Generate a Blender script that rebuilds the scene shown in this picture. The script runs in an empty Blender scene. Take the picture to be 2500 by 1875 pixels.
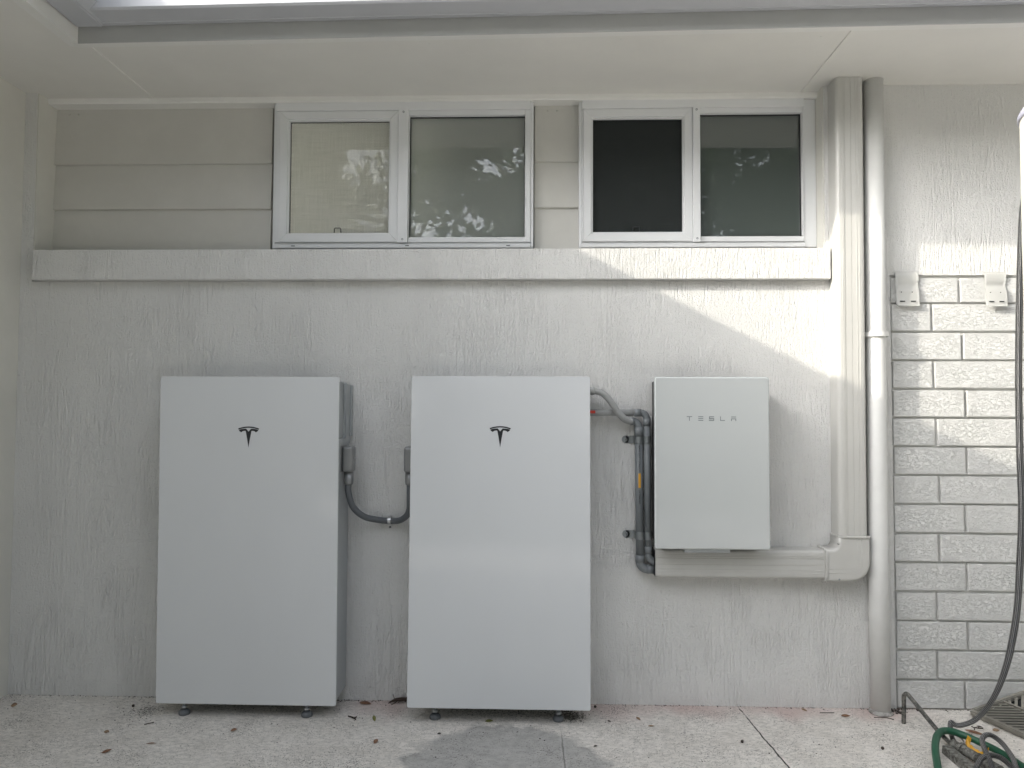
import bpy, bmesh, math, random
import numpy as np
from mathutils import Vector, Matrix
R = math.radians
H = 1.03            # eye height above the slab; z values below are measured from eye level and lifted by H
rng = random.Random(7); nr = np.random.default_rng(7)
S = bpy.context.scene
COL = S.collection

# ------------------------------------------------------------------ camera
cam = bpy.data.cameras.new('camera'); co = bpy.data.objects.new('camera', cam); COL.objects.link(co)
yaw, pit, rol = R(1.807), R(2.257), R(0.252)
fw = Vector((-math.sin(yaw)*math.cos(pit), math.cos(yaw)*math.cos(pit), math.sin(pit)))
rt = Vector((math.cos(yaw), math.sin(yaw), 0)); up = rt.cross(fw)
c_, s_ = math.cos(rol), math.sin(rol)
rt2 = rt*c_ + up*(s_); up2 = up*c_ - rt*(s_)
M = Matrix((rt2, up2, -fw)).transposed().to_4x4(); M.translation = Vector((0, -2.727, H))
co.matrix_world = M
cam.sensor_width = 36; cam.lens = 1837.6/2500*36; cam.clip_start = .02; cam.clip_end = 500
S.camera = co
# ------------------------------------------------------------------ light
SUN = Vector((-2.36, -1, 1.195)).normalized()       # towards the sun
w = bpy.data.worlds.new('World'); S.world = w; w.use_nodes = True
nt = w.node_tree; bg = nt.nodes['Background']
sky = nt.nodes.new('ShaderNodeTexSky'); sky.sky_type = 'NISHITA'; sky.sun_disc = False
sky.sun_elevation = math.asin(SUN.z); sky.sun_rotation = math.atan2(SUN.x, SUN.y)
sky.air_density = 1.0; sky.dust_density = 5.0; sky.ozone_density = 2.5
hs = nt.nodes.new('ShaderNodeHueSaturation'); hs.inputs['Saturation'].default_value = .25
nt.links.new(sky.outputs[0], hs.inputs['Color']); nt.links.new(hs.outputs[0], bg.inputs[0]); bg.inputs[1].default_value = 0.15
sl = bpy.data.lights.new('sun', 'SUN'); sl.energy = 2.0; sl.angle = R(0.53); sl.color = (.48, .45, .385)
so = bpy.data.objects.new('sun', sl); COL.objects.link(so); so.rotation_euler = SUN.to_track_quat('Z', 'Y').to_euler()
so.location = (-8, -6, 8)
S.view_settings.view_transform = 'Standard'; S.view_settings.look = 'None'; S.view_settings.gamma = 1
S.view_settings.use_curve_mapping = False; S.view_settings.exposure = 2.08

# ------------------------------------------------------------------ materials
class Mat:
    def __init__(s, name, col=(.5, .5, .5), rough=.5, metal=0, spec=.5):
        s.m = bpy.data.materials.new(name); s.m.use_nodes = True; s.t = s.m.node_tree; s.n = s.t.nodes
        s.b = s.n['Principled BSDF']; s.set('Base Color', (*col, 1)); s.set('Roughness', rough); s.set('Metallic', metal)
        s.set('Specular IOR Level', spec)
    def set(s, k, v): s.b.inputs[k].default_value = v
    def lk(s, a, b): s.t.links.new(a, b)
    def pos(s, sc=(1, 1, 1)):
        g = s.n.new('ShaderNodeNewGeometry'); v = s.n.new('ShaderNodeVectorMath'); v.operation = 'MULTIPLY'
        s.lk(g.outputs['Position'], v.inputs[0]); v.inputs[1].default_value = sc; return v.outputs[0]
    def noise(s, scale, sc=(1, 1, 1), detail=3, rough=.5, dist=0, vec=None):
        n = s.n.new('ShaderNodeTexNoise'); n.inputs['Scale'].default_value = scale; n.inputs['Detail'].default_value = detail
        n.inputs['Roughness'].default_value = rough; n.inputs['Distortion'].default_value = dist
        s.lk(vec or s.pos(sc), n.inputs['Vector']); return n.outputs['Fac']
    def voro(s, scale, sc=(1, 1, 1), feat='F1'):
        n = s.n.new('ShaderNodeTexVoronoi'); n.feature = feat; n.inputs['Scale'].default_value = scale
        s.lk(s.pos(sc), n.inputs['Vector']); return n.outputs['Distance']
    def math(s, op, a, b=0., c=None):
        n = s.n.new('ShaderNodeMath'); n.operation = op
        for i, x in enumerate((a, b) if c is None else (a, b, c)):
            if isinstance(x, (int, float)): n.inputs[i].default_value = x
            else: s.lk(x, n.inputs[i])
        return n.outputs[0]
    def ramp(s, x, a, b, lo=0., hi=1.):
        n = s.n.new('ShaderNodeMapRange'); n.interpolation_type = 'SMOOTHSTEP'
        s.lk(x, n.inputs[0])
        for i, v in enumerate((a, b, lo, hi)): n.inputs[i+1].default_value = v
        return n.outputs[0]
    def mix(s, f, a, b):
        n = s.n.new('ShaderNodeMix'); n.data_type = 'RGBA'
        for i, x in ((0, f), (6, a), (7, b)):
            if isinstance(x, tuple): n.inputs[i].default_value = (*x, 1)
            elif isinstance(x, (int, float)): n.inputs[i].default_value = x
            else: s.lk(x, n.inputs[i])
        return n.outputs[2]
    def attr(s, name):
        n = s.n.new('ShaderNodeAttribute'); n.attribute_name = name; return n.outputs['Fac']
    def bump(s, h, dist=.001, strength=1.):
        n = s.n.new('ShaderNodeBump'); n.inputs['Strength'].default_value = strength; n.inputs['Distance'].default_value = dist
        s.lk(h, n.inputs['Height']); s.lk(n.outputs[0], s.b.inputs['Normal']); return n
    def col(s, x): s.lk(x, s.b.inputs['Base Color'])
    def ro(s, x): s.lk(x, s.b.inputs['Roughness'])

def paint(name, col, rough=.5, var=.04, bump=.0003, scale=30, metal=0, spec=.5):
    m = Mat(name, col, rough, metal, spec)
    a = tuple(c*(1-var) for c in col); b = tuple(min(1, c*(1+var)) for c in col)
    m.col(m.mix(m.ramp(m.noise(5, detail=5, rough=.65), .3, .7), a, b))
    if bump: m.bump(m.noise(scale, detail=4), bump, 1)
    return m.m

def render_coat(name, col):
    m = Mat(name, col, .85, 0, .12)
    # long vertical drag marks: iso-lines of a stretched noise; between them a fine pebbly skin
    g1 = m.noise(1, (70, 70, 4.5), 1.5, .4, .2)
    l1 = m.ramp(m.math('ABSOLUTE', m.math('SUBTRACT', g1, .5)), .0, .038, 1, 0)
    g2 = m.noise(1, (105, 105, 16), 2, .5, .4)
    l2 = m.ramp(m.math('ABSOLUTE', m.math('SUBTRACT', g2, .47)), .0, .045, 1, 0)
    mask = m.ramp(m.noise(1, (5, 5, 3.5), 4, .6), .36, .62, .15, 1)
    mask2 = m.ramp(m.noise(1, (8, 8, 5), 3), .40, .62, .35, 1)
    peb = m.noise(185, (1, 1, .9), 3, .6, .2)
    lump = m.noise(1, (120, 120, 48), 3, .55, .3)
    h = m.math('MULTIPLY', m.math('MULTIPLY', l1, mask), -.42)
    h = m.math('ADD', h, m.math('MULTIPLY', m.math('MULTIPLY', l2, mask2), -.28))
    h = m.math('ADD', h, m.math('MULTIPLY', peb, 1.15))
    h = m.math('ADD', h, m.math('MULTIPLY', lump, .75))
    m.bump(h, .0042, 1)
    dirt_dark = m.ramp(m.noise(4, (1, 1, .5), 5, .6), .35, .75)
    m.col(m.mix(dirt_dark, tuple(c*1.01 for c in col), tuple(c*.97 for c in col)))
    return m.m

def glossy_panel(name, col):
    m = Mat(name, col, .06, 0, .36)
    m.ro(m.ramp(m.noise(7, detail=5), .3, .8, .05, .10))
    m.col(m.mix(m.ramp(m.noise(2.5, (1, 1, .5), 4), .35, .7), col, tuple(c*.965 for c in col)))
    return m.m

WALL = render_coat('white_render', (.745, .74, .722))
SMOOTH = paint('cream_smooth_paint', (.66, .65, .60), .55, .03, .0006, 40)
TRIM = paint('white_trim_paint', (.76, .755, .73), .42, .03, .0002, 60)
SOFF = paint('soffit_paint', (.73, .72, .685), .5, .02, .0005, 25)
BOARD = paint('weatherboard_paint', (.58, .57, .535), .5, .03, .0004, 30)
FASC = paint('fascia_paint', (.45, .455, .45), .4, .03, .0002, 30)
GUTT = paint('gutter_steel', (.49, .50, .53), .35, .03, .0002, 20)
ALU = paint('white_powdercoat', (.74, .75, .76), .33, .02, .0001, 40)
PLAS = paint('cream_pvc', (.52, .515, .49), .3, .03, .0001, 30)
PIPEW = paint('painted_pvc_pipe', (.70, .70, .685), .45, .05, .0005, 60)
PANEL = glossy_panel('white_glass_panel', (.665, .68, .69))
PANEL2 = glossy_panel('grey_white_panel', (.53, .55, .545))
EDGE = paint('glass_edge', (.80, .83, .82), .25, .01, 0)
BODY = paint('silver_grey_casing', (.40, .42, .43), .38, .03, .0002, 60, .25)
BLACK = paint('black_plastic', (.012, .013, .015), .45, .1, 0)
INK = paint('black_ink', (.015, .017, .02), .3, .05, 0)
GREYINK = paint('grey_ink', (.20, .22, .225), .4, .05, 0)
CONN = paint('satin_connector', (.27, .275, .28), .35, .04, .0001, 90, .5)
CABLE = paint('grey_cable', (.12, .13, .14), .5, .06, .0002, 60)
COND = paint('grey_conduit_pvc', (.19, .205, .215), .4, .06, .0002, 50)
CONDL = paint('light_grey_flex_conduit', (.34, .345, .34), .45, .05, 0)
STEEL = paint('galvanised_steel', (.55, .56, .57), .32, .12, .0003, 70, .9)
DSTEEL = paint('dull_saddle_metal', (.30, .32, .33), .4, .1, .0002, 80, .7)
RED = paint('red_tag', (.60, .05, .03), .5, .05, 0)
ORNG = paint('orange_sticker', (.72, .36, .03), .5, .05, 0)
GREEN = paint('green_hose_rubber', (.012, .085, .045), .42, .15, .0003, 60)
YELL = paint('yellow_plastic', (.62, .33, .02), .5, .15, .001, 60)
TAPE = paint('grey_tape', (.45, .45, .44), .5, .05, .0004, 60)
TANK = paint('tank_enamel', (.52, .50, .44), .3, .02, .0002, 10)
TCAP = paint('lilac_grey_cap', (.30, .30, .36), .4, .03, .0002, 20)
GROUT = paint('painted_mortar', (.62, .62, .60), .6, .06, .0015, 120)
SHEET = paint('painted_strap_metal', (.74, .74, .72), .4, .03, .0004, 40)
TWIG = paint('dark_twig', (.035, .022, .015), .8, .3, .001, 90)
GRATE = paint('weathered_grate', (.24, .23, .20), .6, .25, .001, 60)
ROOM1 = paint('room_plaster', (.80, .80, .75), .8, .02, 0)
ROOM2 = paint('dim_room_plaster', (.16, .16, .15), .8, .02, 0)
SOFTW = paint('grey_roof_tile', (.16, .15, .14), .7, .2, .002, 20)

def brick_mat():
    m = Mat('painted_brick', (.69, .69, .675), .8, 0, .15)
    n1 = m.noise(1, (75, 75, 160), 3, .6, .9); n2 = m.noise(1, (160, 160, 260), 2, .5, .6)
    l = m.ramp(m.math('ABSOLUTE', m.math('SUBTRACT', n1, .52)), 0, .05, 1, 0)
    h = m.math('ADD', m.math('MULTIPLY', l, -.6), m.math('ADD', m.math('MULTIPLY', n1, 1.2), m.math('MULTIPLY', n2, .5)))
    m.bump(h, .0025, .9)
    m.col(m.mix(m.ramp(m.noise(8, detail=5), .35, .75), (.70, .70, .685), (.655, .66, .645)))
    return m.m
BRICK = brick_mat()

def rust_mat(name, a, b, scale=60, rough=.6, metal=.4):
    m = Mat(name, a, rough, metal)
    f = m.ramp(m.noise(scale, detail=6, rough=.7), .4, .62); m.col(m.mix(f, a, b)); m.bump(m.noise(scale*2, detail=4), .0008, 1); return m.m
OLDPIPE = rust_mat('weathered_dark_pipe', (.05, .052, .05), (.20, .19, .17), 70)
OLDMORT = rust_mat('stained_mortar', (.40, .39, .37), (.20, .19, .175), 60, .8, 0)
OLDGALV = rust_mat('mottled_galvanised', (.26, .26, .24), (.07, .065, .055), 90)
LEAFC = [rust_mat('dry_leaf_brown', (.16, .07, .035), (.26, .15, .09), 90, .6, 0),
         rust_mat('dry_leaf_tan', (.34, .24, .14), (.22, .13, .08), 90, .6, 0),
         rust_mat('leaf_olive', (.20, .20, .05), (.10, .11, .03), 90, .6, 0),
         rust_mat('leaf_dark', (.03, .025, .02), (.06, .045, .035), 90, .7, 0)]

def braid_mat(name, dark, light):
    m = Mat(name, light, .3, .9)
    u = m.n.new('ShaderNodeUVMap')
    sx = m.n.new('ShaderNodeSeparateXYZ'); m.lk(u.outputs[0], sx.inputs[0])
    a = m.math('SINE', m.math('MULTIPLY', m.math('ADD', sx.outputs[0], sx.outputs[1]), 6.2832*6))
    b = m.math('SINE', m.math('MULTIPLY', m.math('SUBTRACT', sx.outputs[0], sx.outputs[1]), 6.2832*6))
    h = m.math('MULTIPLY', a, b)
    m.col(m.mix(m.ramp(h, -.3, .6), dark, light)); m.bump(h, .0008, 1)
    return m.m
BRAID = braid_mat('stainless_braid', (.03, .03, .032), (.40, .40, .40))

def glass_mat(name, trans, tint, ior=1.5):
    m = Mat(name); n = m.n
    d = n.new('ShaderNodeBsdfTranslucent'); d.inputs[0].default_value = (*trans, 1)
    df = n.new('ShaderNodeBsdfDiffuse'); df.inputs[0].default_value = (*tint, 1)
    add = n.new('ShaderNodeAddShader'); m.lk(d.outputs[0], add.inputs[0]); m.lk(df.outputs[0], add.inputs[1])
    g = n.new('ShaderNodeBsdfGlossy'); g.inputs['Roughness'].default_value = .014; g.inputs[0].default_value = (1, 1, 1, 1)
    fr = n.new('ShaderNodeFresnel'); fr.inputs[0].default_value = ior
    mx = n.new('ShaderNodeMixShader'); m.lk(fr.outputs[0], mx.inputs[0]); m.lk(add.outputs[0], mx.inputs[1]); m.lk(g.outputs[0], mx.inputs[2])
    m.lk(mx.outputs[0], n['Material Output'].inputs[0]); return m.m
FROST = glass_mat('frosted_window_glass', (.95, .95, .92), (.045, .060, .057), 1.9)
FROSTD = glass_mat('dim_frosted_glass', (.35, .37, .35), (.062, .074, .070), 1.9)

def screen_mat(name, col, cover):
    m = Mat(name); n = m.n
    d = n.new('ShaderNodeBsdfDiffuse'); d.inputs[0].default_value = (*col, 1)
    t = n.new('ShaderNodeBsdfTransparent'); mx = n.new('ShaderNodeMixShader')
    wv = m.noise(1, (330, 1, 9), 1); wh = m.noise(1, (9, 1, 330), 1)
    f = m.math('ADD', m.math('MULTIPLY', m.math('ADD', wv, wh), .10), cover-.10)
    m.lk(f, mx.inputs[0]); m.lk(t.outputs[0], mx.inputs[1]); m.lk(d.outputs[0], mx.inputs[2])
    m.lk(mx.outputs[0], n['Material Output'].inputs[0]); return m.m
SCREEN = screen_mat('fibreglass_insect_mesh', (.22, .215, .20), .20)
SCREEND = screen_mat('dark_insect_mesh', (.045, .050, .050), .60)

def leafmat(name, a, b):
    m = Mat(name, a, .5)
    m.col(m.mix(m.ramp(m.noise(1.3, detail=3), .35, .65), a, b))
    n = m.n; tr = n.new('ShaderNodeBsdfTranslucent'); tr.inputs[0].default_value = (a[0]*1.3, a[1]*1.4, a[2], 1)
    mx = n.new('ShaderNodeMixShader'); mx.inputs[0].default_value = .25
    m.lk(m.b.outputs[0], mx.inputs[1]); m.lk(tr.outputs[0], mx.inputs[2]); m.lk(mx.outputs[0], n['Material Output'].inputs[0]); return m.m
FOL = [leafmat('foliage_dark', (.035, .060, .025), (.055, .085, .035)), leafmat('foliage_mid', (.045, .080, .030), (.07, .10, .04))]
BARK = rust_mat('bark', (.10, .08, .06), (.17, .14, .11), 20, .9, 0)

def ground_mat():
    m = Mat('weathered_concrete', (.4, .39, .36), .75, 0, .3)
    base = m.mix(m.ramp(m.noise(6, detail=6, rough=.65), .3, .72), (.79, .755, .705), (.67, .635, .585))
    mott = m.ramp(m.noise(45, (1, 1.5, 1), 5, .7), .38, .66)
    blot = m.ramp(m.noise(9, (1, 1.8, 1), 6, .7), .56, .72)
    base = m.mix(m.math('MULTIPLY', blot, .45), base, (.45, .42, .37))
    base = m.mix(m.math('MULTIPLY', mott, .6), base, (.45, .435, .405))
    # pink tinge and dull cement patch and grime (plus painted shade under the batteries) are masks stored on the mesh
    base = m.mix(m.math('MULTIPLY', m.attr('pink'), .75), base, (.52, .385, .36))
    pn = m.noise(14, detail=5, rough=.6)
    pm = m.ramp(m.math('ADD', m.attr('patch'), m.math('MULTIPLY', m.math('SUBTRACT', pn, .5), 1.5)), .28, .70)
    pc = m.mix(m.ramp(m.noise(30, detail=5), .35, .7), (.40, .395, .38), (.31, .308, .297))
    base = m.mix(m.math('MULTIPLY', pm, .85), base, pc)
    edge = m.ramp(m.math('ABSOLUTE', m.math('SUBTRACT', m.math('ADD', m.attr('patch'), m.math('MULTIPLY', m.math('SUBTRACT', pn, .5), .9)), .62)), 0, .10, 1, 0)
    edge = m.math('MULTIPLY', edge, m.ramp(m.noise(7, detail=4, rough=.7), .50, .70))
    base = m.mix(m.math('MULTIPLY', edge, .5), base, (.17, .17, .155))
    # specks
    sp = m.noise(210, (1, 1, 1), 3, .6, .5); sm = m.noise(5, detail=4, rough=.6)
    sp2 = m.ramp(m.math('ADD', sp, m.math('MULTIPLY', m.math('MULTIPLY', sm, sm), .30)), .69, .73)
    base = m.mix(m.math('MULTIPLY', sp2, .8), base, (.075, .07, .06))
    sc = m.noise(1, (60, 260, 60), 4, .6, 1.5)
    sc2 = m.ramp(m.math('ADD', sc, m.math('MULTIPLY', m.noise(3.5, detail=3), .15)), .66, .74)
    base = m.mix(m.math('MULTIPLY', sc2, .6), base, (.11, .10, .09))
    base = m.mix(m.ramp(m.math('ADD', m.attr('dirt_dark'), m.math('MULTIPLY', m.math('SUBTRACT', m.noise(120, detail=5, rough=.75), .5), 2.2)), .5, .75, 0, .85), base, (.05, .048, .042))
    # control joint : a thin broken line
    g = m.n.new('ShaderNodeNewGeometry'); sx = m.n.new('ShaderNodeSeparateXYZ'); m.lk(g.outputs['Position'], sx.inputs[0])
    wob = m.math('MULTIPLY', m.math('SUBTRACT', m.noise(25, detail=3), .5), .012)
    dx = m.math('ABSOLUTE', m.math('ADD', m.math('SUBTRACT', m.math('ADD', sx.outputs[0], m.math('MULTIPLY', sx.outputs[1], .055)), .716), wob))
    ln = m.ramp(dx, .0012, .0034, 1, 0)
    ln = m.math('MULTIPLY', ln, m.ramp(m.math('ADD', m.noise(40, detail=3), m.math('MULTIPLY', sx.outputs[1], -.9)), .35, .62))
    base = m.mix(ln, base, (.02, .02, .018))
    dx2 = m.math('ABSOLUTE', m.math('ADD', m.math('SUBTRACT', m.math('ADD', sx.outputs[0], m.math('MULTIPLY', sx.outputs[1], .012)), .083), m.math('MULTIPLY', wob, .5)))
    l2 = m.math('MULTIPLY', m.ramp(dx2, .001, .003, 1, 0), m.attr('patch'))
    base = m.mix(m.math('MULTIPLY', l2, .7), base, (.12, .12, .11))
    l3 = m.math('MULTIPLY', m.ramp(m.math('ABSOLUTE', m.math('SUBTRACT', dx2, .006)), .001, .003, 1, 0), m.attr('patch'))
    base = m.mix(m.math('MULTIPLY', l3, .35), base, (.5, .5, .48))
    m.col(base)
    h = m.math('ADD', m.noise(90, detail=5, rough=.7), m.math('MULTIPLY', m.math('ADD', ln, sp2), -1.2))
    m.bump(h, .0012, 1)
    return m.m

# ------------------------------------------------------------------ mesh helpers
def B(): return bmesh.new()
def box(bm, x0, x1, y0, y1, z0, z1, bev=0, seg=2):
    vs = [bm.verts.new((x, y, z)) for x in (x0, x1) for y in (y0, y1) for z in (z0, z1)]
    fs = [bm.faces.new([vs[i] for i in q]) for q in ((0, 1, 3, 2), (4, 6, 7, 5), (0, 4, 5, 1), (2, 3, 7, 6), (0, 2, 6, 4), (1, 5, 7, 3))]
    if bev:
        es = list({e for f in fs for e in f.edges}); bmesh.ops.bevel(bm, geom=es, offset=bev, segments=seg, affect='EDGES', profile=.5)
def prism(bm, pts, ax, a, b):
    """pts: 2-D polygon; ax: extrusion axis. x -> (y,z); y -> (x,z); z -> (x,y)"""
    def P(p, t): return {'x': (t, p[0], p[1]), 'y': (p[0], t, p[1]), 'z': (p[0], p[1], t)}[ax]
    A = [bm.verts.new(P(p, a)) for p in pts]; Bv = [bm.verts.new(P(p, b)) for p in pts]
    n = len(pts); bm.faces.new(A); bm.faces.new(Bv[::-1])
    for i in range(n): bm.faces.new((A[i], Bv[i], Bv[(i+1) % n], A[(i+1) % n]))
def sweep(pts, k=8):
    """Catmull-Rom through pts"""
    P = [Vector(p) for p in pts]; P = [P[0]*2-P[1]] + P + [P[-1]*2-P[-2]]; out = []
    for i in range(1, len(P)-2):
        a, b, c, d = P[i-1:i+3]
        for j in range(k):
            t = j/k
            out.append(.5*((2*b)+(c-a)*t+(2*a-5*b+4*c-d)*t*t+(-a+3*b-3*c+d)*t**3))
    out.append(P[-2]); return out
def resample(P, step):
    L = [0]
    for i in range(1, len(P)): L.append(L[-1]+(P[i]-P[i-1]).length)
    n = max(2, int(L[-1]/step)+1); out = []; j = 0
    for i in range(n):
        s = L[-1]*i/(n-1)
        while j < len(L)-2 and L[j+1] < s: j += 1
        t = (s-L[j])/max(1e-9, L[j+1]-L[j]); out.append(P[j].lerp(P[j+1], t))
    return out
def tube(bm, pts, r, n=14, cap=True, uvscale=None):
    P = [Vector(p) for p in pts]; rr = r if callable(r) else (lambda i: r[i] if isinstance(r, (list, tuple)) else r)
    T = [(P[min(i+1, len(P)-1)]-P[max(i-1, 0)]).normalized() for i in range(len(P))]
    u = T[0].orthogonal().normalized(); rings = []; uvl = bm.loops.layers.uv.verify() if uvscale else None; L = [0.]
    for i, p in enumerate(P):
        u = (u-T[i]*u.dot(T[i])).normalized(); v = T[i].cross(u)
        if i: L.append(L[-1]+(P[i]-P[i-1]).length)
        rings.append([bm.verts.new(p+(u*math.cos(a)+v*math.sin(a))*rr(i)) for a in (2*math.pi*k/n for k in range(n))])
    for i in range(len(P)-1):
        for k in range(n):
            f = bm.faces.new((rings[i][k], rings[i][(k+1) % n], rings[i+1][(k+1) % n], rings[i+1][k])); f.smooth = True
            if uvl:
                for l, (a, b) in zip(f.loops, ((k, i), (k+1, i), (k+1, i+1), (k, i+1))): l[uvl].uv = (a/n, L[b]*uvscale)
    if cap: bm.faces.new(rings[0][::-1]); bm.faces.new(rings[-1])
def lathe(bm, prof, cx, cy, n=32, ax='z'):
    rings = []
    for r, z in prof:
        ring = []
        for k in range(n):
            a = 2*math.pi*k/n; p = (cx+r*math.cos(a), cy+r*math.sin(a), z)
            if ax == 'y': p = (cx+r*math.cos(a), z, cy+r*math.sin(a))
            if ax == 'x': p = (z, cx+r*math.cos(a), cy+r*math.sin(a))
            ring.append(bm.verts.new(p))
        rings.append(ring)
    for i in range(len(rings)-1):
        for k in range(n):
            f = bm.faces.new((rings[i][k], rings[i][(k+1) % n], rings[i+1][(k+1) % n], rings[i+1][k])); f.smooth = True
    bm.faces.new(rings[0][::-1]); bm.faces.new(rings[-1])
def soft_prism(bm, pts, y0, y1, r, seg=5):
    """outline in x,z pushed out from y0 to y1 with a rounded front edge"""
    n = len(pts); ar = sum(pts[i][0]*pts[(i+1) % n][1]-pts[(i+1) % n][0]*pts[i][1] for i in range(n)); sg = 1 if ar > 0 else -1
    def off(d):
        out = []
        for i in range(n):
            a, b, c = Vector(pts[i-1]), Vector(pts[i]), Vector(pts[(i+1) % n])
            e1, e2 = (b-a).normalized(), (c-b).normalized(); n1 = Vector((-e1.y, e1.x))*sg; n2 = Vector((-e2.y, e2.x))*sg
            m = (n1+n2); k = max(.35, m.length_squared/2); out.append(b+m*(d/k))
        return out
    sy = 1 if y1 > y0 else -1; L = [(0, y0)]+[(r*(1-math.cos(R(90*k/seg))), y1-sy*r+sy*r*math.sin(R(90*k/seg))) for k in range(seg+1)]
    rings = [[bm.verts.new((p.x, y, p.y)) for p in off(d)] for d, y in L]
    bm.faces.new(rings[0]); bm.faces.new(rings[-1][::-1])
    for a, b in zip(rings, rings[1:]):
        for i in range(n):
            f = bm.faces.new((a[i], a[(i+1) % n], b[(i+1) % n], b[i])); f.smooth = True
ORG = {}
def tag(o, label=None, cat=None, group=None, kind=None):
    for k, v in (('label', label), ('category', cat), ('group', group), ('kind', kind)):
        if v: o[k] = v
    return o
def fin(bm, name, mat, parent=None, origin=None, lift=True, smooth=False, recalc=True):
    if recalc: bmesh.ops.recalc_face_normals(bm, faces=bm.faces)
    z = H if lift else 0
    if parent is not None: org = ORG[parent.name]
    elif origin: org = Vector(origin)+Vector((0, 0, H))
    else: org = Vector((0, 0, 0))
    for v in bm.verts: v.co = v.co+Vector((0, 0, z))-org
    me = bpy.data.meshes.new(name); bm.to_mesh(me); bm.free()
    if smooth: me.polygons.foreach_set('use_smooth', [True]*len(me.polygons))
    me.materials.append(mat); o = bpy.data.objects.new(name, me); COL.objects.link(o)
    if parent is not None: o.parent = parent
    else: o.location = org
    ORG[o.name] = org
    return o
def thing(name, loc, label, cat, group=None):
    o = bpy.data.objects.new(name, None); COL.objects.link(o); o.empty_display_size = .1
    o.location = (loc[0], loc[1], loc[2]+H); ORG[o.name] = Vector(o.location)
    return tag(o, label, cat, group)
def bx(name, mat, parent, *a, bev=0):
    bm = B(); box(bm, *a, bev=bev); return fin(bm, name, mat, parent)

F = -1.03   # floor level
# ------------------------------------------------------------------ ground
def grid_mesh():
    xs = np.concatenate([[-60, -30, -15, -8, -5, -3.2, -2.4], np.linspace(-2.0, 2.3, 300), [2.7, 3.4, 4.5, 6, 9, 15, 30, 60]])
    ys = np.concatenate([[-60, -35, -20, -12, -8, -6, -4.5, -3.2, -2.2, -1.6, -1.2], np.linspace(-.9, .15, 90), [1, 4, 20, 60]])
    X, Y = np.meshgrid(xs, ys); nx, ny = len(xs), len(ys)
    def smooth(a, b, x): t = np.clip((x-a)/(b-a), 0, 1); return t*t*(3-2*t)
    wob = .02*np.sin(X*23)+.015*np.sin(X*51+1)
    pink = smooth(-.14, -.02, Y+wob)*(smooth(.1, .35, X)*(1-smooth(1.2, 1.45, X)))*(.55+.45*np.sin(X*9)**2)
    pink = np.maximum(pink, smooth(-.2, -.03, Y+wob)*smooth(-.75, -.55, X)*(1-smooth(-.5, -.40, X))*.8)
    pink = np.maximum(pink, .7*smooth(-.2, -.05, Y+wob)*smooth(.13, .2, X)*(1-smooth(.3, .4, X)))
    d = np.sqrt(((X+.09)/.30)**2+((Y+.50)/.30)**2)
    patch = 1-smooth(.70, 1.3, d)
    patch = np.where(Y < -.85, 0, patch)
    dirt_dark = .55*np.exp(-(((X+1.34)/.07)**2+((Y+.14)/.09)**2))+.4*np.exp(-(((X+1.56)/.08)**2+((Y+.47)/.05)**2))
    dirt_dark += .55*np.exp(-((Y)/.014)**2)+.5*np.exp(-(((X-.13)/.06)**2+((Y+.12)/.07)**2))
    dirt_dark += .45*np.exp(-(((X+.97)/.33)**4+((Y+.07)/.09)**4))+.50*np.exp(-(((X+.12)/.31)**4+((Y+.07)/.10)**4))  # under both batteries: contact shade painted into the floor, along with real grime
    v = np.stack([X.ravel(), Y.ravel(), np.full(X.size, 0.)], 1)
    me = bpy.data.meshes.new('ground'); I = (np.arange(ny-1)[:, None]*nx+np.arange(nx-1)).ravel()
    q = np.stack([I, I+1, I+nx+1, I+nx], 1)
    me.from_pydata(v.tolist(), [], q.tolist())
    for nme, a in (('pink', pink), ('patch', patch), ('dirt_dark', dirt_dark)):
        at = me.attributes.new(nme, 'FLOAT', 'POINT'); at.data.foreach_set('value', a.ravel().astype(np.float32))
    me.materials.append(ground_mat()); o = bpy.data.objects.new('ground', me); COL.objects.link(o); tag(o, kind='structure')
grid_mesh()
bm = B(); box(bm, -40, 40, -45, -5.6, F-.02, F+.004)
lm = Mat('lawn', (.12, .14, .06), .9); lm.col(lm.mix(lm.noise(3, detail=6), (.07, .10, .035), (.15, .16, .08))); lm.bump(lm.noise(60, detail=4), .02)
tag(fin(bm, 'lawn', lm.m), kind='structure')

# ------------------------------------------------------------------ house
SZ = 1.197
house = thing('house', (0, 0, F), 'white painted single-storey house corner with render, weatherboard, painted brick and two sliding windows', 'house')
bm = B()
box(bm, -1.92, 1.27, 0, .10, F-.05, .483)                  # wall under the ledge (its right end carries on behind the pipe)
box(bm, -1.92, -1.875, 0, .235, .483, SZ)                  # pier in the left corner
box(bm, 1.045, 5.0, 0, .235, .503, SZ)                     # upper wall on the right, down to the brickwork
box(bm, 1.045, 1.27, .001, .10, .483, .503)
fin(bm, 'rendered_wall', WALL, house)
bm = B(); box(bm, -1.857, 1.050, -.032, .118, .484, .596, bev=.004); fin(bm, 'ledge', WALL, house)
bm = B(); box(bm, -2.15, -1.9203, -4.3, .3, F-.05, SZ); fin(bm, 'side_wall', SMOOTH, house)
bm = B(); box(bm, -1.8748, -1.870, .002, .13, .597, SZ-.0005); fin(bm, 'reveal_lining', SMOOTH, house)
bm = B(); box(bm, 1.0402, 1.0448, .012, .13, .597, SZ-.0005); fin(bm, 'reveal_lining', SMOOTH, house)
bm = B(); box(bm, -6, 5, 2.4, 2.6, F, 2.4); box(bm, 4.8, 5, .24, 2.4, F, SZ); fin(bm, 'rear_wall', SMOOTH, house)
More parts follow.
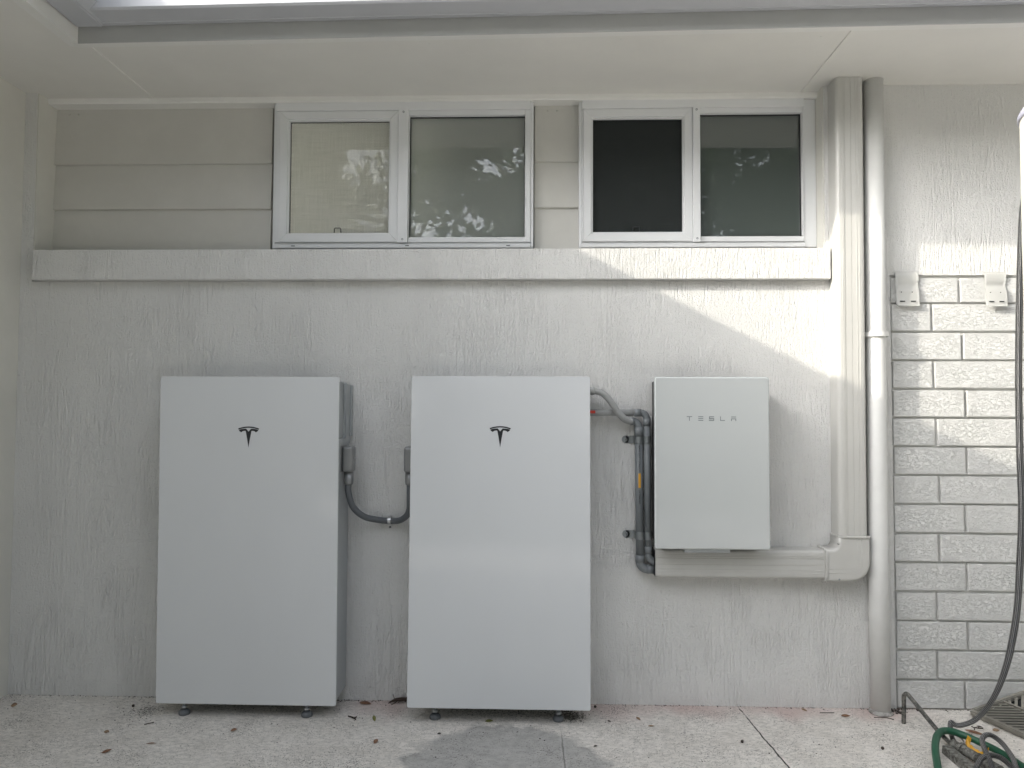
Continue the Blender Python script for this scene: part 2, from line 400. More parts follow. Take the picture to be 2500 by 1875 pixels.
# brickwork
bm = B()
tops = [.503-.1022*i for i in range(16)]
joints = [1.513, 1.415, 1.520, 1.418, 1.528, 1.425, 1.530, 1.432, 1.520, 1.428, 1.522, 1.415, 1.522, 1.413, 1.508, 1.428]
for i, t in enumerate(tops):
    z1 = t-.0042+rng.uniform(-.001, .001); z0 = max(F-.04, t-.1022+.0042)
    if i == 0: z1 = .492
    xs = [1.272+rng.uniform(0, .006), joints[i], joints[i]+.39, joints[i]+.78, joints[i]+1.17, joints[i]+1.56]
    for a, b in zip(xs, xs[1:]):
        n0 = len(bm.verts)
        dy = rng.uniform(-.0015, .0015)
        box(bm, a+(.0052 if a != xs[0] else 0), b-.0052, dy-.001, .05, z0, z1, bev=.0022, seg=2)
        bm.verts.ensure_lookup_table()
        for v in bm.verts[n0:]: v.co.x += rng.uniform(-.0007, .0007); v.co.z += rng.uniform(-.0008, .0008)
fin(bm, 'brickwork', BRICK, house)
bm = B(); box(bm, 1.2702, 3.0, .012, .10, F-.05, .5028); fin(bm, 'mortar', GROUT, house)
# weatherboards
def boards(x0, x1, nm):
    bm = B()
    zs = [(SZ-.002, .957), (.957, .781), (.781, .597)]
    for a, b in zs:
        prism(bm, [(.118, a+.004), (.112, a+.004), (.101, b), (.118, b)], 'x', x0, x1)
    bmesh.ops.bevel(bm, geom=[e for e in bm.edges if abs(e.verts[0].co.y-.101) < 1e-5 and abs(e.verts[1].co.y-.101) < 1e-5], offset=.002, segments=2, affect='EDGES')
    for x, z in ((x0+.05, 1.158), (x0+.085, 1.158), (x0+.06, 1.07), (x1-.03, .63)):
        lathe(bm, [(.003, .110), (.0028, .1055), (.001, .1045)], x, z, 10, 'y')
    return fin(bm, nm, BOARD, house)
boards(-1.870, -1.0185, 'weatherboard_cladding'); boards(-.007, .160, 'weatherboard_cladding')
bm = B(); box(bm, -1.8748, 1.0402, .119, .13, .597, SZ-.001); fin(bm, 'wall_backing', BOARD, house)
o = bpy.data.objects['wall_backing']   # opened behind the windows below
# soffit, cornice, cover strips
SH = lambda y, x: y-.021*x
bm = B()
vs = [bm.verts.new(p) for p in ((-2.1, .5, SZ), (5, .5, SZ), (5, SH(-.405, 5), SZ), (-1.490, SH(-.405, -1.490), SZ), (-1.490, -4.4, SZ), (-2.1, -4.4, SZ))]
f = bm.faces.new(vs); r_ = bmesh.ops.extrude_face_region(bm, geom=[f]); bmesh.ops.translate(bm, vec=(0, 0, .012), verts=[v for v in r_['geom'] if isinstance(v, bmesh.types.BMVert)])
fin(bm, 'soffit', SOFF, house)
bm = B(); prism(bm, [(.1185, SZ-.0005), (.1185, SZ-.020), (.058, SZ-.020), (.056, SZ-.016), (.053, SZ-.014), (.051, SZ-.0005)], 'x', -1.8695, 1.040); fin(bm, 'cornice', TRIM, house)
for x in (-1.467, .987):
    bm = B(); y0 = SH(-.386, x)
    prism(bm, [(x-.011, SZ+.001), (x-.0085, SZ-.003), (x+.0085, SZ-.003), (x+.011, SZ+.001)], 'y', y0+.001, .0505); fin(bm, 'cover_strip', SOFF, house)
for x, y in ((-.93, -.345), (-.35, -.345), (.27, -.355), (.9, -.36), (-.6, .03), (1.6, -.37), (.05, -.33)):
    bm = B(); lathe(bm, [(.003, SZ+.001), (.0028, SZ-.001), (.001, SZ-.002)], x, y, 8); fin(bm, 'nail_head', TRIM, house)
# main eave: trim, fascia, gutter  (profile in y,z; runs along x, very slightly skewed to the wall)
def eave_x(prof, x0, x1, nm, mat, par=house):
    bm = B(); prism(bm, prof, 'x', x0, x1)
    for v in bm.verts: v.co.y = SH(v.co.y, v.co.x)
    return fin(bm, nm, mat, par)
GB = 1.240; GT = 1.368
def gprof(s, o):   # gutter profile, s = sign, o = offset of fascia face
    return [(o+s*.002, GB+.004), (o+s*.010, GB), (o+s*.030, GB-.002), (o+s*.032, GB), (o+s*.102, GB), (o+s*.108, GB+.006), (o+s*.108, GT-.008), (o+s*.103, GT), (o+s*.093, GT-.004),
            (o+s*.094, GT-.008), (o+s*.102, GT-.008), (o+s*.105, GT-.012), (o+s*.105, GB+.008), (o+s*.100, GB+.003), (o+s*.010, GB+.003), (o+s*.005, GB+.006), (o+s*.005, GT-.03), (o+s*.002, GT-.03)]
XF = -1.482   # face of the side wing's fascia
eave_x([(-.384, SZ-.0055), (-.384, SZ+.016), (-.4125, SZ+.016), (-.4125, SZ-.0055)], XF-.02, 5, 'eave_trim', TRIM)
eave_x([(-.413, SZ-.007), (-.395, SZ+.018), (-.395, GT-.02), (-.416, GT-.02), (-.416, SZ-.007)], XF-.001, 5, 'fascia', FASC)
g = eave_x(gprof(-1, -.416), XF+.03, 5, 'gutter', GUTT)
bm = B(); prism(bm, [(XF-.0165, SZ-.0055), (XF-.040, SZ-.0055), (XF-.040, SZ+.016), (XF-.0165, SZ+.016)], 'y', -4.4, -.36); 
fin(bm, 'eave_trim', TRIM, house)
bm = B(); prism(bm, [(XF, SZ-.007), (XF-.016, SZ-.007), (XF-.016, GT-.02), (XF, GT-.02)], 'y', -4.4, -.386); fin(bm, 'fascia', TRIM, house)
bm = B(); prism(bm, [(x+.0, z) for x, z in gprof(1, XF)], 'y', -4.4, -.535); g2 = fin(bm, 'gutter', GUTT, house)
# corner sleeve where the two gutters meet
bm = B(); e = .003
for (a, b, c, d) in ((XF+.004, XF+.108+.014, -.535-.045, -.400),):
    prism(bm, [(a, GB-.006), (b-.030, GB-.006), (b+.004, GB+.022), (b+.004, GT+e), (a, GT+e)], 'y', c-.012, d)
bmesh.ops.bevel(bm, geom=list(bm.edges), offset=.004, segments=2, affect='EDGES')
fin(bm, 'corner_sleeve', GUTT, g2)
# roofs
bm = B()
t20 = math.tan(R(19))
def roofpt(x, y, dz=0): return (x, y, GT-.012+dz+(y+.40)*t20)
def rquad(x0, x1, y0, y1):
    a = [bm.verts.new(roofpt(x, y)) for x, y in ((x0, y0), (x1, y0), (x1, y1), (x0, y1))]; b = [bm.verts.new(roofpt(x, y, .03)) for x, y in ((x0, y0), (x1, y0), (x1, y1), (x0, y1))]
    bm.faces.new(a); bm.faces.new(b[::-1])
    for i in range(4): bm.faces.new((a[i], a[(i+1) % 4], b[(i+1) % 4], b[i]))
HX0, HX1, HY0, HY1 = -1.59, -.52, .20, 2.2      # gap added in the unseen roof, daylight through it makes the left pane glow
rquad(-1.40, 5, -.40, HY0); rquad(-1.6, HX0, HY0, HY1); rquad(HX1, 5, HY0, HY1); rquad(-1.6, 5, HY1, 3.2)
fin(bm, 'roof', SOFTW, house)
bm = B(); tl = math.tan(R(17))
prof = [(XF+.02, GT-.02), (XF+.02, GT+.008), (-6.0, GT+.008+(4.54)*tl), (-6.0, GT-.02+4.54*tl)]
prism(bm, prof, 'y', -4.5, 2.5); fin(bm, 'roof', SOFTW, house)
# rooms behind the windows
def room(x0, x1, y1, zt, mat, nm, fz):
    bm = B()
    for a in ((x0-.05, x0, .14, y1, F, zt), (x1, x1+.05, .14, y1, F, zt), (x0-.05, x1+.05, y1, y1+.05, F, zt), (x0, x1, .14, y1, fz, fz+.04)): box(bm, *a)
    fin(bm, nm, mat, house)
room(-1.6, .02, 2.3, 1.42, ROOM1, 'room_wall', .42); bm = B(); prism(bm, [(.25, .46), (2.3, .46), (2.3, 2.26), (.25, 1.56)], 'x', -.50, -.45); fin(bm, 'added_partition', ROOM1, house)  # partition and raised floor added to bounce daylight into the left pane
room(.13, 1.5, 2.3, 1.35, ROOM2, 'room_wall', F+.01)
bm = B(); box(bm, -1.6, -.505, .202, .50, 1.17, 1.20); fin(bm, 'room_ceiling', ROOM1, house)  # short ceiling strip added to shade the top of the left pane
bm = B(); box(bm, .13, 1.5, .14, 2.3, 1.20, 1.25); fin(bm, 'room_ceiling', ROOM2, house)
# windows
def ring(bm, x0, x1, z0, z1, w, y0, y1, wt=None, wb=None, wr=None):
    """picture-frame with mitred corners"""
    wt = wt or w; wb = wb or w; wr = wr or w
    o_ = [(x0, z0), (x1, z0), (x1, z1), (x0, z1)]; i_ = [(x0+w, z0+wb), (x1-wr, z0+wb), (x1-wr, z1-wt), (x0+w, z1-wt)]
    for k in range(4):
        j = (k+1) % 4
        q = [o_[k], o_[j], i_[j], i_[k]]; cx = sum(p[0] for p in q)/4; cz = sum(p[1] for p in q)/4
        q = [(p[0]+(cx-p[0])*.0008, p[1]+(cz-p[1])*.0008) for p in q]
        n0 = len(bm.verts); prism(bm, q, 'y', y0, y1)
def window(x0, x1, s0, s1, g0, g1, zb, right_pad, pane_a, pane_b, scr, lab):
    """x0..x1 frame; sash s0..s1 ; fixed glass g0..g1"""
    bm = B(); top = 1.178
    box(bm, x0, x1, .062, .135, 1.146, top, bev=.0015)                     # head
    box(bm, x0-.010, x0-.0005, .074, .135, zb, top-.001, bev=.001)         # outer jamb flashing
    box(bm, x0, s0-.0005, .070, .135, zb+.022, 1.1455, bev=.0015)
    box(bm, g1+.0005, x1, .070, .135, zb+.022, 1.1455, bev=.0015)
    if right_pad: box(bm, x1+.0005, right_pad, .074, .135, zb, top-.001, bev=.002)
    else: box(bm, x1+.0005, x1+.011, .074, .135, zb, top-.001, bev=.001)
    box(bm, x0, x1, .066, .135, zb, zb+.014, bev=.0015)                    # sill flange
    box(bm, x0, x1, .078, .135, zb+.0145, zb+.0215)                        # recessed groove
    ring(bm, g0-.001, g1, zb+.022, 1.1455, .0015, .070, .120, .018, .018)
    win = fin(bm, 'window', ALU, house); win['label'] = lab
    bm = B(); ring(bm, s0, s1, zb+.0222, 1.1453, .030, .066, .088); 
    ring(bm, s0+.030, s1-.030, zb+.0522, 1.1153, .006, .074, .090)
    bmesh.ops.bevel(bm, geom=[e for e in bm.edges if abs(e.verts[0].co.y-.066) < 1e-4 and abs(e.verts[1].co.y-.066) < 1e-4], offset=.0015, segments=1, affect='EDGES')
    fin(bm, 'sliding_sash', ALU, win)
    bm = B(); box(bm, s1+.0005, g0-.0015, .058, .120, zb+.018, 1.149, bev=.002); 
    fin(bm, 'mullion', ALU, win)
    for z in (zb+.03, 1.137):
        bm = B(); lathe(bm, [(.0042, .060), (.0042, .0565), (.003, .0562), (.0012, .0585)], (s1+g0)/2, z, 10, 'y'); fin(bm, 'screw', DSTEEL, win)
    bm = B(); box(bm, g0, g1-.001, .094, .099, zb+.03, 1.14); fin(bm, 'pane', pane_b, win)
    bm = B(); box(bm, s0+.02, s1-.02, .108, .113, zb+.04, 1.13); fin(bm, 'pane', pane_a, win)
    bm = B(); box(bm, s0+.033, s1-.033, .0865, .0870, zb+.055, 1.113); fin(bm, 'insect_screen', scr, win)
    bm = B(); ring(bm, g0+.001, g1-.0015, zb+.040, 1.1275, .003, .088, .094); ring(bm, s0+.036, s1-.036, zb+.0582, 1.1093, .0025, .0835, .0864); fin(bm, 'glazing_seal', BLACK, win)
    xm = (s0+s1)/2-.005; bm = B(); zl = zb+.058
    tube(bm, [(xm-.013, .082, zl), (xm-.012, .082, zl+.019), (xm-.010, .082, zl+.021), (xm+.010, .082, zl+.021), (xm+.012, .082, zl+.019), (xm+.013, .082, zl)], .0019, 8)
    fin(bm, 'latch_pull', INK, win)
    for xx in ((x0+.065, s1+.03, x1-.09)[: 3 if not right_pad else 0]):
        bm = B(); box(bm, xx, xx+.014, .0645, .066-.0002, zb+.006, zb+.0085); fin(bm, 'drain_slot', BLACK, win)
    return win
window(-.990, -.022, -.975, -.522, -.482, -.042, .622, None, FROST, FROST, SCREEN, 'left window with cream glow behind its insect screen')
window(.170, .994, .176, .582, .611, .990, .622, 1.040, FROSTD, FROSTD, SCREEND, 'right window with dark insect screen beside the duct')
# open the backing behind the two windows
bpy.data.objects.remove(o)
bm = B()
for a in ((-1.8748, -.985), (-.03, .175), (.995, 1.0402)): box(bm, a[0], a[1], .136, .15, .597, SZ-.001)
box(bm, -.985, -.03, .136, .15, .597, .64); box(bm, .175, .995, .136, .15, .597, .64)
box(bm, -1.874, 1.04, .1355, .25, .40, .5965)
fin(bm, 'wall_backing', BOARD, house)
bm = B(); box(bm, -1.9, 1.04, .151, .2, SZ-.04, 1.45); fin(bm, 'lintel', BOARD, house)

# ------------------------------------------------------------------ batteries
def battery(x0, x1, zt, zb, yt, yb, label):
    """yt / yb: how far the front glass stands off the wall at its top / bottom"""
    t = thing('home_battery', ((x0+x1)/2, -.1, F), label, 'battery', 'home batteries on the wall')
    def lean(bm):
        for v in bm.verts:
            k = (v.co.z-zb)/(zt-zb); v.co.y += (yb+(yt-yb)*k)*min(1, -v.co.y/.19)
        return bm
    # coordinates made with the front at y=-.19, then leaned by the wanted extra
    yt += .19; yb += .19
    bm = B(); bmf = bm
    pts = []; r = .006
    for cx, cz, a0 in ((x1-r, zt-r, 0), (x0+r, zt-r, 90), (x0+r, zb+r, 180), (x1-r, zb+r, 270)):
        for k in range(5): a = R(a0+k*22.5); pts.append((cx+r*math.cos(a), cz+r*math.sin(a)))
    prism(bm, pts, 'y', -.190, -.180)
    bmesh.ops.bevel(bm, geom=[e for e in bm.edges if e.verts[0].co.y < -.189 and e.verts[1].co.y < -.189], offset=.0018, segments=2, affect='EDGES')
    fp = fin(lean(bm), 'front_panel', PANEL, t); fp.data.materials.append(EDGE)
    for p in fp.data.polygons: p.material_index = 0 if p.normal.y < -.98 else 1
    xc = (x0+x1)/2; zc = zt-.182     # emblem
    u = 1/2957.   # crop px -> m
    def pl(ps): return [(xc+(px-948)*u, zc-(py-640)*u+.003) for px, py in ps]
    bm = B()
    def arc(cx, cy, r0, r1, a0, a1, n=12):
        o1 = [(cx+r1*math.sin(R(a)), cy-r1*math.cos(R(a))) for a in np.linspace(a0, a1, n)]
        o2 = [(cx+r0*math.sin(R(a)), cy-r0*math.cos(R(a))) for a in np.linspace(a1, a0, n)]
        return o1+o2
    Rr = 290
    prism(bm, pl(arc(948, 612+Rr, Rr-13, Rr, -21.5, 21.5)), 'y', -.1906, -.1898)
    for s in (-1, 1):
        q = [(s*(a-948)+948, b) for a, b in ((948, 664), (973, 635), (1005, 636), (1030, 641), (1048, 649), (1040, 660), (1022, 671), (1012, 662), (998, 657), (980, 656), (976, 662), (961, 742), (948, 824))]
        prism(bm, pl(q), 'y', -.1906, -.1898)
    fin(lean(bm), 'emblem', INK, fp)
    bm = B(); box(bm, x0+.022, x1-.004, -.1795, -.022, zb+.010, zt-.21, bev=.005); box(bm, x0+.022, x1-.013, -.1795, -.022, zt-.2105, zt-.012, bev=.004); fin(lean(bm), 'casing', BODY, t)
    bm = B(); box(bm, x0+.03, x1-.016, -.0218, -.0005, zb+.03, zt-.03); fin(bm, 'rear_mount', BODY, t)
    bm = B()   # wall bracket cheek with its chamfered foot
    prism(bm, [(-.075, zt-.018), (-.0005, zt-.018), (-.0005, zt-.215), (-.020, zt-.232), (-.13, zt-.236), (-.13, zt-.222), (-.075, zt-.208)], 'x', x1-.0128, x1-.0032)
    bmesh.ops.bevel(bm, geom=list(bm.edges), offset=.002, segments=1, affect='EDGES')
    fin(bm, 'side_bracket', BODY, t)
    bm = B(); box(bm, x1-.004, x1+.003, -.020, -.0006, zt-.205, zt-.022, bev=.001); fin(bm, 'bracket_flange', BODY, t)
    for fx in (x0+.088, x1-.105):
        bm = B()
        lathe(bm, [(.0175, F), (.019, F+.004), (.0185, F+.010), (.013, F+.016), (.0085, F+.018)], fx, -.15, 20); ft = fin(bm, 'foot', CABLE, t)
        bm = B(); lathe(bm, [(.0065, F+.0185), (.0065, zb+.012)], fx, -.15, 14); fin(bm, 'stem', DSTEEL, ft)
        bm = B(); lathe(bm, [(.011, F+.022), (.011, F+.028), (.0066, F+.0285)], fx, -.15, 6); fin(bm, 'nut', STEEL, ft)
    return t
battery(-1.284, -.669, .122, -.986, -.192, -.176, 'left white wall battery with its grey side casing showing')
battery(-.4245, .1845, .127, -.978, -.165, -.199, 'white wall battery in the middle, next to the flexible conduit')

# cable between the batteries
t = thing('battery_cable', (-.56, -.06, -.39), 'dark grey cable drooping between the two white batteries', 'cable')
bm = B(); P = sweep([(-.653, -.10, -.24), (-.654, -.10, -.275), (-.641, -.085, -.329), (-.608, -.06, -.366), (-.564, -.03, -.382), (-.523, -.016, -.387), (-.485, -.03, -.383), (-.455, -.06, -.362), (-.441, -.085, -.335), (-.438, -.10, -.30), (-.438, -.10, -.24)], 8)
tube(bm, P, .0112, 14); fin(bm, 'cable_jacket', CABLE, t)
for x in (-.653, -.4385):
    bm = B(); box(bm, x-.0185, x+.0185, -.128, -.072, -.206, -.116, bev=.009, seg=3)
    s = -1 if x < -.5 else 1
    box(bm, x+s*.0187, x+s*.0195, -.14, -.06, -.205, -.114, bev=.001)
    c = fin(bm, 'connector', CONN, t)
    bm = B(); lathe(bm, [(.0165, -.2065), (.0165, -.240), (.0155, -.247), (.012, -.251)], x, -.10, 20); fin(bm, 'gland', CONN, c)
    if x < -.5:
        bm = B(); tube(bm, [(x+.0215, -.105, -.157), (x+.0255, -.105, -.157)], .003, 8); fin(bm, 'screw', STEEL, c)
        bm = B()
        for k in range(11): box(bm, x-.0155, x-.0125, -.1285, -.1279, -.195+k*.006, -.1918+k*.006)
        fin(bm, 'marking', GREYINK, c)
bm = B()
P = [Vector((-.524, -.0155-.0130*math.cos(a), -.387+.0130*math.sin(a))) for a in np.linspace(R(-80), R(80), 9)]
P = [Vector((-.524, -.002, -.372))]+P[::-1]+[Vector((-.524, -.003, -.401)), Vector((-.524, -.0025, -.416))]
for i in range(len(P)-1):
    a, b = P[i], P[i+1]; vs = [bm.verts.new((p.x+dx, p.y, p.z)) for p, dx in ((a, -.0055), (a, .0055), (b, .0055), (b, -.0055))]; bm.faces.new(vs)
bmesh.ops.remove_doubles(bm, verts=bm.verts, dist=1e-5); bmesh.ops.solidify(bm, geom=list(bm.faces), thickness=.0012)
cl = fin(bm, 'cable_clip', STEEL, t)
bm = B(); lathe(bm, [(.0035, -.0045), (.0035, -.0065), (.002, -.007)], -.524, -.411, 10, 'y'); fin(bm, 'screw', INK, cl)

# ------------------------------------------------------------------ gateway cabinet
t = thing('electrical_cabinet', (.6, -.08, -.46), 'smaller white cabinet with grey lettering above the horizontal duct', 'cabinet')
x0, x1, z0, z1 = .404, .790, -.454, .128
pts = []; r = .007
for cx, cz, a0 in ((x1-r, z1-r, 0), (x0+r, z1-r, 90), (x0+r, z0+r, 180), (x1-r, z0+r, 270)):
    for k in range(5): a = R(a0+k*22.5); pts.append((cx+r*math.cos(a), cz+r*math.sin(a)))
bm = B(); prism(bm, pts, 'y', -.155, -.140); bmesh.ops.bevel(bm, geom=[e for e in bm.edges if e.verts[0].co.y < -.154 and e.verts[1].co.y < -.154], offset=.004, segments=3, affect='EDGES')
fp = fin(bm, 'front_panel', PANEL2, t); fp.data.materials.append(EDGE)
for p in fp.data.polygons: p.material_index = 0 if p.normal.y < -.98 else 1
bm = B(); box(bm, .4165, .780, -.1395, -.012, -.442, .117, bev=.004); fin(bm, 'casing', BLACK, t)
bm = B(); box(bm, .503, .662, -.135, -.085, -.4535, -.4425); box(bm, .505, .660, -.140, -.088, -.468, -.454, bev=.003); fin(bm, 'bottom_cover', BODY, t)
u = (1/11.06)/705.
def st(pp):  # strokes of one letter
    bm = B()
    for a, b, c, d in pp: box(bm, .512+(a-408)*u, .512+(b-408)*u, -.1556, -.1549, -.006-(d-402)*u, -.006-(c-402)*u)
    fin(bm, 'letter', GREYINK, fp)
st([(408, 550, 402, 424), (468, 489, 424, 522)])
st([(710, 843, 402, 424), (710, 843, 450, 472), (710, 843, 499, 522)])
st([(995, 1127, 402, 424), (995, 1015, 424, 450), (995, 1127, 450, 472), (1107, 1127, 472, 499), (990, 1127, 499, 522)])
st([(1284, 1304, 402, 522), (1304, 1408, 500, 522)])
st([(1573, 1702, 406, 428), (1570, 1705, 456, 477), (1570, 1590, 477, 525), (1684, 1705, 477, 525)])

# ------------------------------------------------------------------ conduits
t = thing('slim_conduit', (.395, -.035, -.5), 'slim grey conduit leaving the middle battery with a red tag, turning down beside the cabinet', 'conduit', None)
bm = B(); rB = .0118; P = [(.15, -.035, .005), (.372, -.035, .005)]
tube(bm, P, rB, 16)
fin(bm, 'conduit_run', CONDL, t)
def elbow(bm, c, r0, a0, a1, rad, y, n=10): tube(bm, [(c[0]+r0*math.cos(R(a)), y, c[1]+r0*math.sin(R(a))) for a in np.linspace(a0, a1, n)], rad, 16)
bm = B(); elbow(bm, (.372, -.018), .0232, 90, 0, .0125, -.035); box(bm, 0, 0, 0, 0, 0, 0) if False else None
tube(bm, [(.350, -.035, .005), (.374, -.035, .005)], .0135, 16); tube(bm, [(.3952, -.035, -.015), (.3952, -.035, -.040)], .0138, 16); fin(bm, 'elbow', COND, t)
bm = B(); tube(bm, [(.3955, -.035, -.040), (.3985, -.035, -.49)], rB, 16); fin(bm, 'conduit_run', COND, t)
bm = B(); tube(bm, [(.399, -.035, -.466), (.399, -.035, -.491)], .0138, 16); elbow(bm, (.431, -.491), .032, 180, 270, .0125, -.035); tube(bm, [(.428, -.035, -.523), (.46, -.035, -.523)], .0125, 16); fin(bm, 'elbow', COND, t)
bm = B(); box(bm, .192, .2115, -.0485, -.0462, .0025, .0125, bev=.0008); fin(bm, 'red_tag', RED, t)
def saddle(par, cx, rad, yc, zc, lug):
    bm = B(); h = .0135
    P = [(cx+rad*math.cos(a)*1.03, yc-rad*math.sin(a)*1.03) for a in np.linspace(0, math.pi, 15)]
    if lug: P = P+[(cx-rad*1.03, -.003), (cx-rad-.030, -.003)]; P = [(cx+rad*1.03, -.002)]+P
    else: P = [(cx+rad*1.03, -.002)]+P+[(cx-rad*1.03, -.002)]
    for i in range(len(P)-1):
        vs = [bm.verts.new((P[k][0], P[k][1], z)) for k, z in ((i, zc-h), (i+1, zc-h), (i+1, zc+h), (i, zc+h))]; bm.faces.new(vs)
        if i < len(P)-3:   # two pressed ribs
            for zz in (zc-.005, zc+.005):
                vs = [bm.verts.new((cx+(P[k][0]-cx)*1.04, yc+(P[k][1]-yc)*1.04, z)) for k, z in ((i, zz-.0018), (i+1, zz-.0018), (i+1, zz+.0018), (i, zz+.0018))]; bm.faces.new(vs)
    bmesh.ops.remove_doubles(bm, verts=bm.verts, dist=1e-5); bmesh.ops.solidify(bm, geom=list(bm.faces), thickness=.001)
    if lug: lathe(bm, [(h, -.0012), (h, -.0040)], cx-rad-.030, zc, 20, 'y')
    s = fin(bm, 'pipe_saddle', DSTEEL, par)
    if lug:
        bm = B(); lathe(bm, [(.0062, -.0042), (.0055, -.0060), (.002, -.0062), (.0018, -.005)], cx-rad-.028, zc, 12, 'y'); fin(bm, 'screw', DSTEEL, s)
        bm = B(); lathe(bm, [(.0022, -.0063), (.0021, -.0067)], cx-rad-.028, zc, 8, 'y'); fin(bm, 'screw_recess', BLACK, s)
saddle(t, .3960, rB, -.035, -.0905, False); saddle(t, .3981, rB, -.035, -.428, False)
t = thing('thick_conduit', (.368, -.028, -.5), 'thick grey conduit with ribbed flexible top and orange sticker, left of the slim one', 'conduit')
rA = .0145
bm = B(); P = resample(sweep([(.205, -.062, .081), (.214, -.062, .080), (.232, -.062, .075), (.248, -.062, .063), (.265, -.062, .043), (.280, -.062, .021), (.297, -.060, -.002), (.316, -.052, -.018), (.333, -.044, -.025), (.342, -.040, -.0255)], 8), .00072)
tube(bm, P, (lambda i: .0107+.0017*(.5+.5*math.cos(i*2*math.pi/5.5))), 16); fin(bm, 'flexible_conduit', CONDL, t)
bm = B(); tube(bm, [(.16, -.062, .081), (.190, -.062, .081)], .0125, 16); tube(bm, [(.190, -.062, .081), (.2075, -.062, .081)], .0142, 8); fin(bm, 'end_fitting', CONDL, t)
bm = B(); elbow(bm, (.343, -.050), .0245, 90, 0, .0138, -.034); tube(bm, [(.337, -.038, -.0255), (.348, -.036, -.0255)], .0145, 16); tube(bm, [(.3675, -.033, -.045), (.3675, -.030, -.078)], .0165, 16); fin(bm, 'elbow', COND, t)
bm = B(); tube(bm, [(.3675, -.029, -.075), (.3700, -.029, -.50)], rA, 18); pr = fin(bm, 'conduit_run', COND, t)
bm = B(); tube(bm, [(.370, -.029, -.497), (.370, -.029, -.522)], .0165, 18); elbow(bm, (.397, -.520), .027, 180, 270, .0150, -.029); tube(bm, [(.395, -.029, -.547), (.4172, -.029, -.547)], .0160, 18); fin(bm, 'elbow', COND, t)
saddle(t, .3677, rA, -.029, -.0905, True); saddle(t, .3695, rA, -.029, -.428, True)
bm = B()
for k in range(3):
    for j in range(1): 
        for a0, a1 in ((-1.9, -1.62), (-1.62, -1.34)):
            ps = [(.3686+(rA+.0005)*math.cos(a), -.029+(rA+.0005)*math.sin(a)) for a in (a0, a1)]
            z0_, z1_ = -.209-k*.017, -.226-k*.017
            bm.faces.new([bm.verts.new((p[0], p[1], z)) for p, z in ((ps[0], z0_), (ps[1], z0_), (ps[1], z1_), (ps[0], z1_))])
bmesh.ops.remove_doubles(bm, verts=bm.verts, dist=1e-5); bmesh.ops.solidify(bm, geom=list(bm.faces), thickness=.0004); fin(bm, 'orange_sticker', ORNG, pr)
def text(body, size, mat, par, loc, rot, nm):
    cu = bpy.data.curves.new(nm, 'FONT'); cu.body = body; cu.size = size; cu.extrude = .00015; cu.align_x = 'LEFT'
    ob = bpy.data.objects.new(nm, cu); COL.objects.link(ob); dg = bpy.context.evaluated_depsgraph_get()
    me = bpy.data.meshes.new_from_object(ob.evaluated_get(dg)); bpy.data.objects.remove(ob)
    me.materials.clear(); me.materials.append(mat); o = bpy.data.objects.new(nm, me); COL.objects.link(o)
    me.transform(Matrix.Translation(Vector(loc)+Vector((0, 0, H))-ORG[par.name]) @ rot.to_4x4()); o.parent = par; return o
rt_ = Matrix.Rotation(R(90), 3, 'Y') @ Matrix.Rotation(R(90), 3, 'X')
text('HEAVY DUTY CONDUIT', .0088, INK, pr, (.3645, -.0441, -.108), rt_, 'printed_text')
text('UV STABILISED', .0075, INK, pr, (.3655, -.0441, -.268), rt_, 'printed_text')

# ------------------------------------------------------------------ cable duct
t = thing('pipe_duct', (1.1, -.035, -.55), 'wide cream ribbed duct running down from the eave and elbowing left under the cabinet', 'duct')
def ductprof(a, b, d=.072):  # a..b across; returns (across, out)
    r = .014; P = [(a, 0)]
    P += [(a+r-r*math.cos(R(q)), -d+r-r*math.sin(R(q))) for q in (0, 22, 45, 68, 90)]
    w_ = b-a
    def groove(x, wd=.0012, dp=.0014): return [(x-wd, -d), (x-wd*.6, -d+dp), (x+wd*.6, -d+dp), (x+wd, -d)]
    def rib(x, wd=.0014, dp=.0010): return [(x-wd, -d), (x-wd*.6, -d-dp), (x+wd*.6, -d-dp), (x+wd, -d)]
    for f_, kind in ((.20, 'r'), (.25, 'r'), (.30, 'g'), (.52, 'g'), (.70, 'r'), (.80, 'r')): P += (groove if kind == 'g' else rib)(a+w_*f_)
    P += [(b-r+r*math.sin(R(q)), -d+r-r*math.cos(R(q))) for q in (0, 22, 45, 68, 90)]
    P += [(b, 0)]; return P
DX0, DX1, DZ0, DZ1 = 1.054, 1.152, -.568, -.468
bm = B(); prism(bm, [(x, y-.0005) for x, y in ductprof(DX0, DX1)], 'z', -.43, SZ-.001); 
for v in bm.verts: v.co.x += .006*max(0, (v.co.z-.2))-.003
fin(bm, 'duct_run', PLAS, t)
bm = B(); prism(bm, [(y-.0005, DZ1-x) for x, y in ductprof(0, .100)], 'x', .4185, 1.004); fin(bm, 'duct_run', PLAS, t)
bm = B(); box(bm, .4165, .4183, -.066, -.004, DZ0+.006, DZ1-.006); fin(bm, 'duct_opening', BLACK, t)
# elbow: rounded outline in x,z with bevelled front
bm = B(); ox1, oz0 = 1.155, -.574
pts = [(1.047, -.418), (1.047, -.446), (1.040, -.458), (1.028, -.463), (1.004, -.463), (1.004, oz0)]
pts += [(ox1-.066+.066*math.sin(R(a)), oz0+.066-.066*math.cos(R(a))) for a in range(0, 91, 10)]
pts += [(ox1, -.418)]
soft_prism(bm, pts, -.0006, -.078, .012)
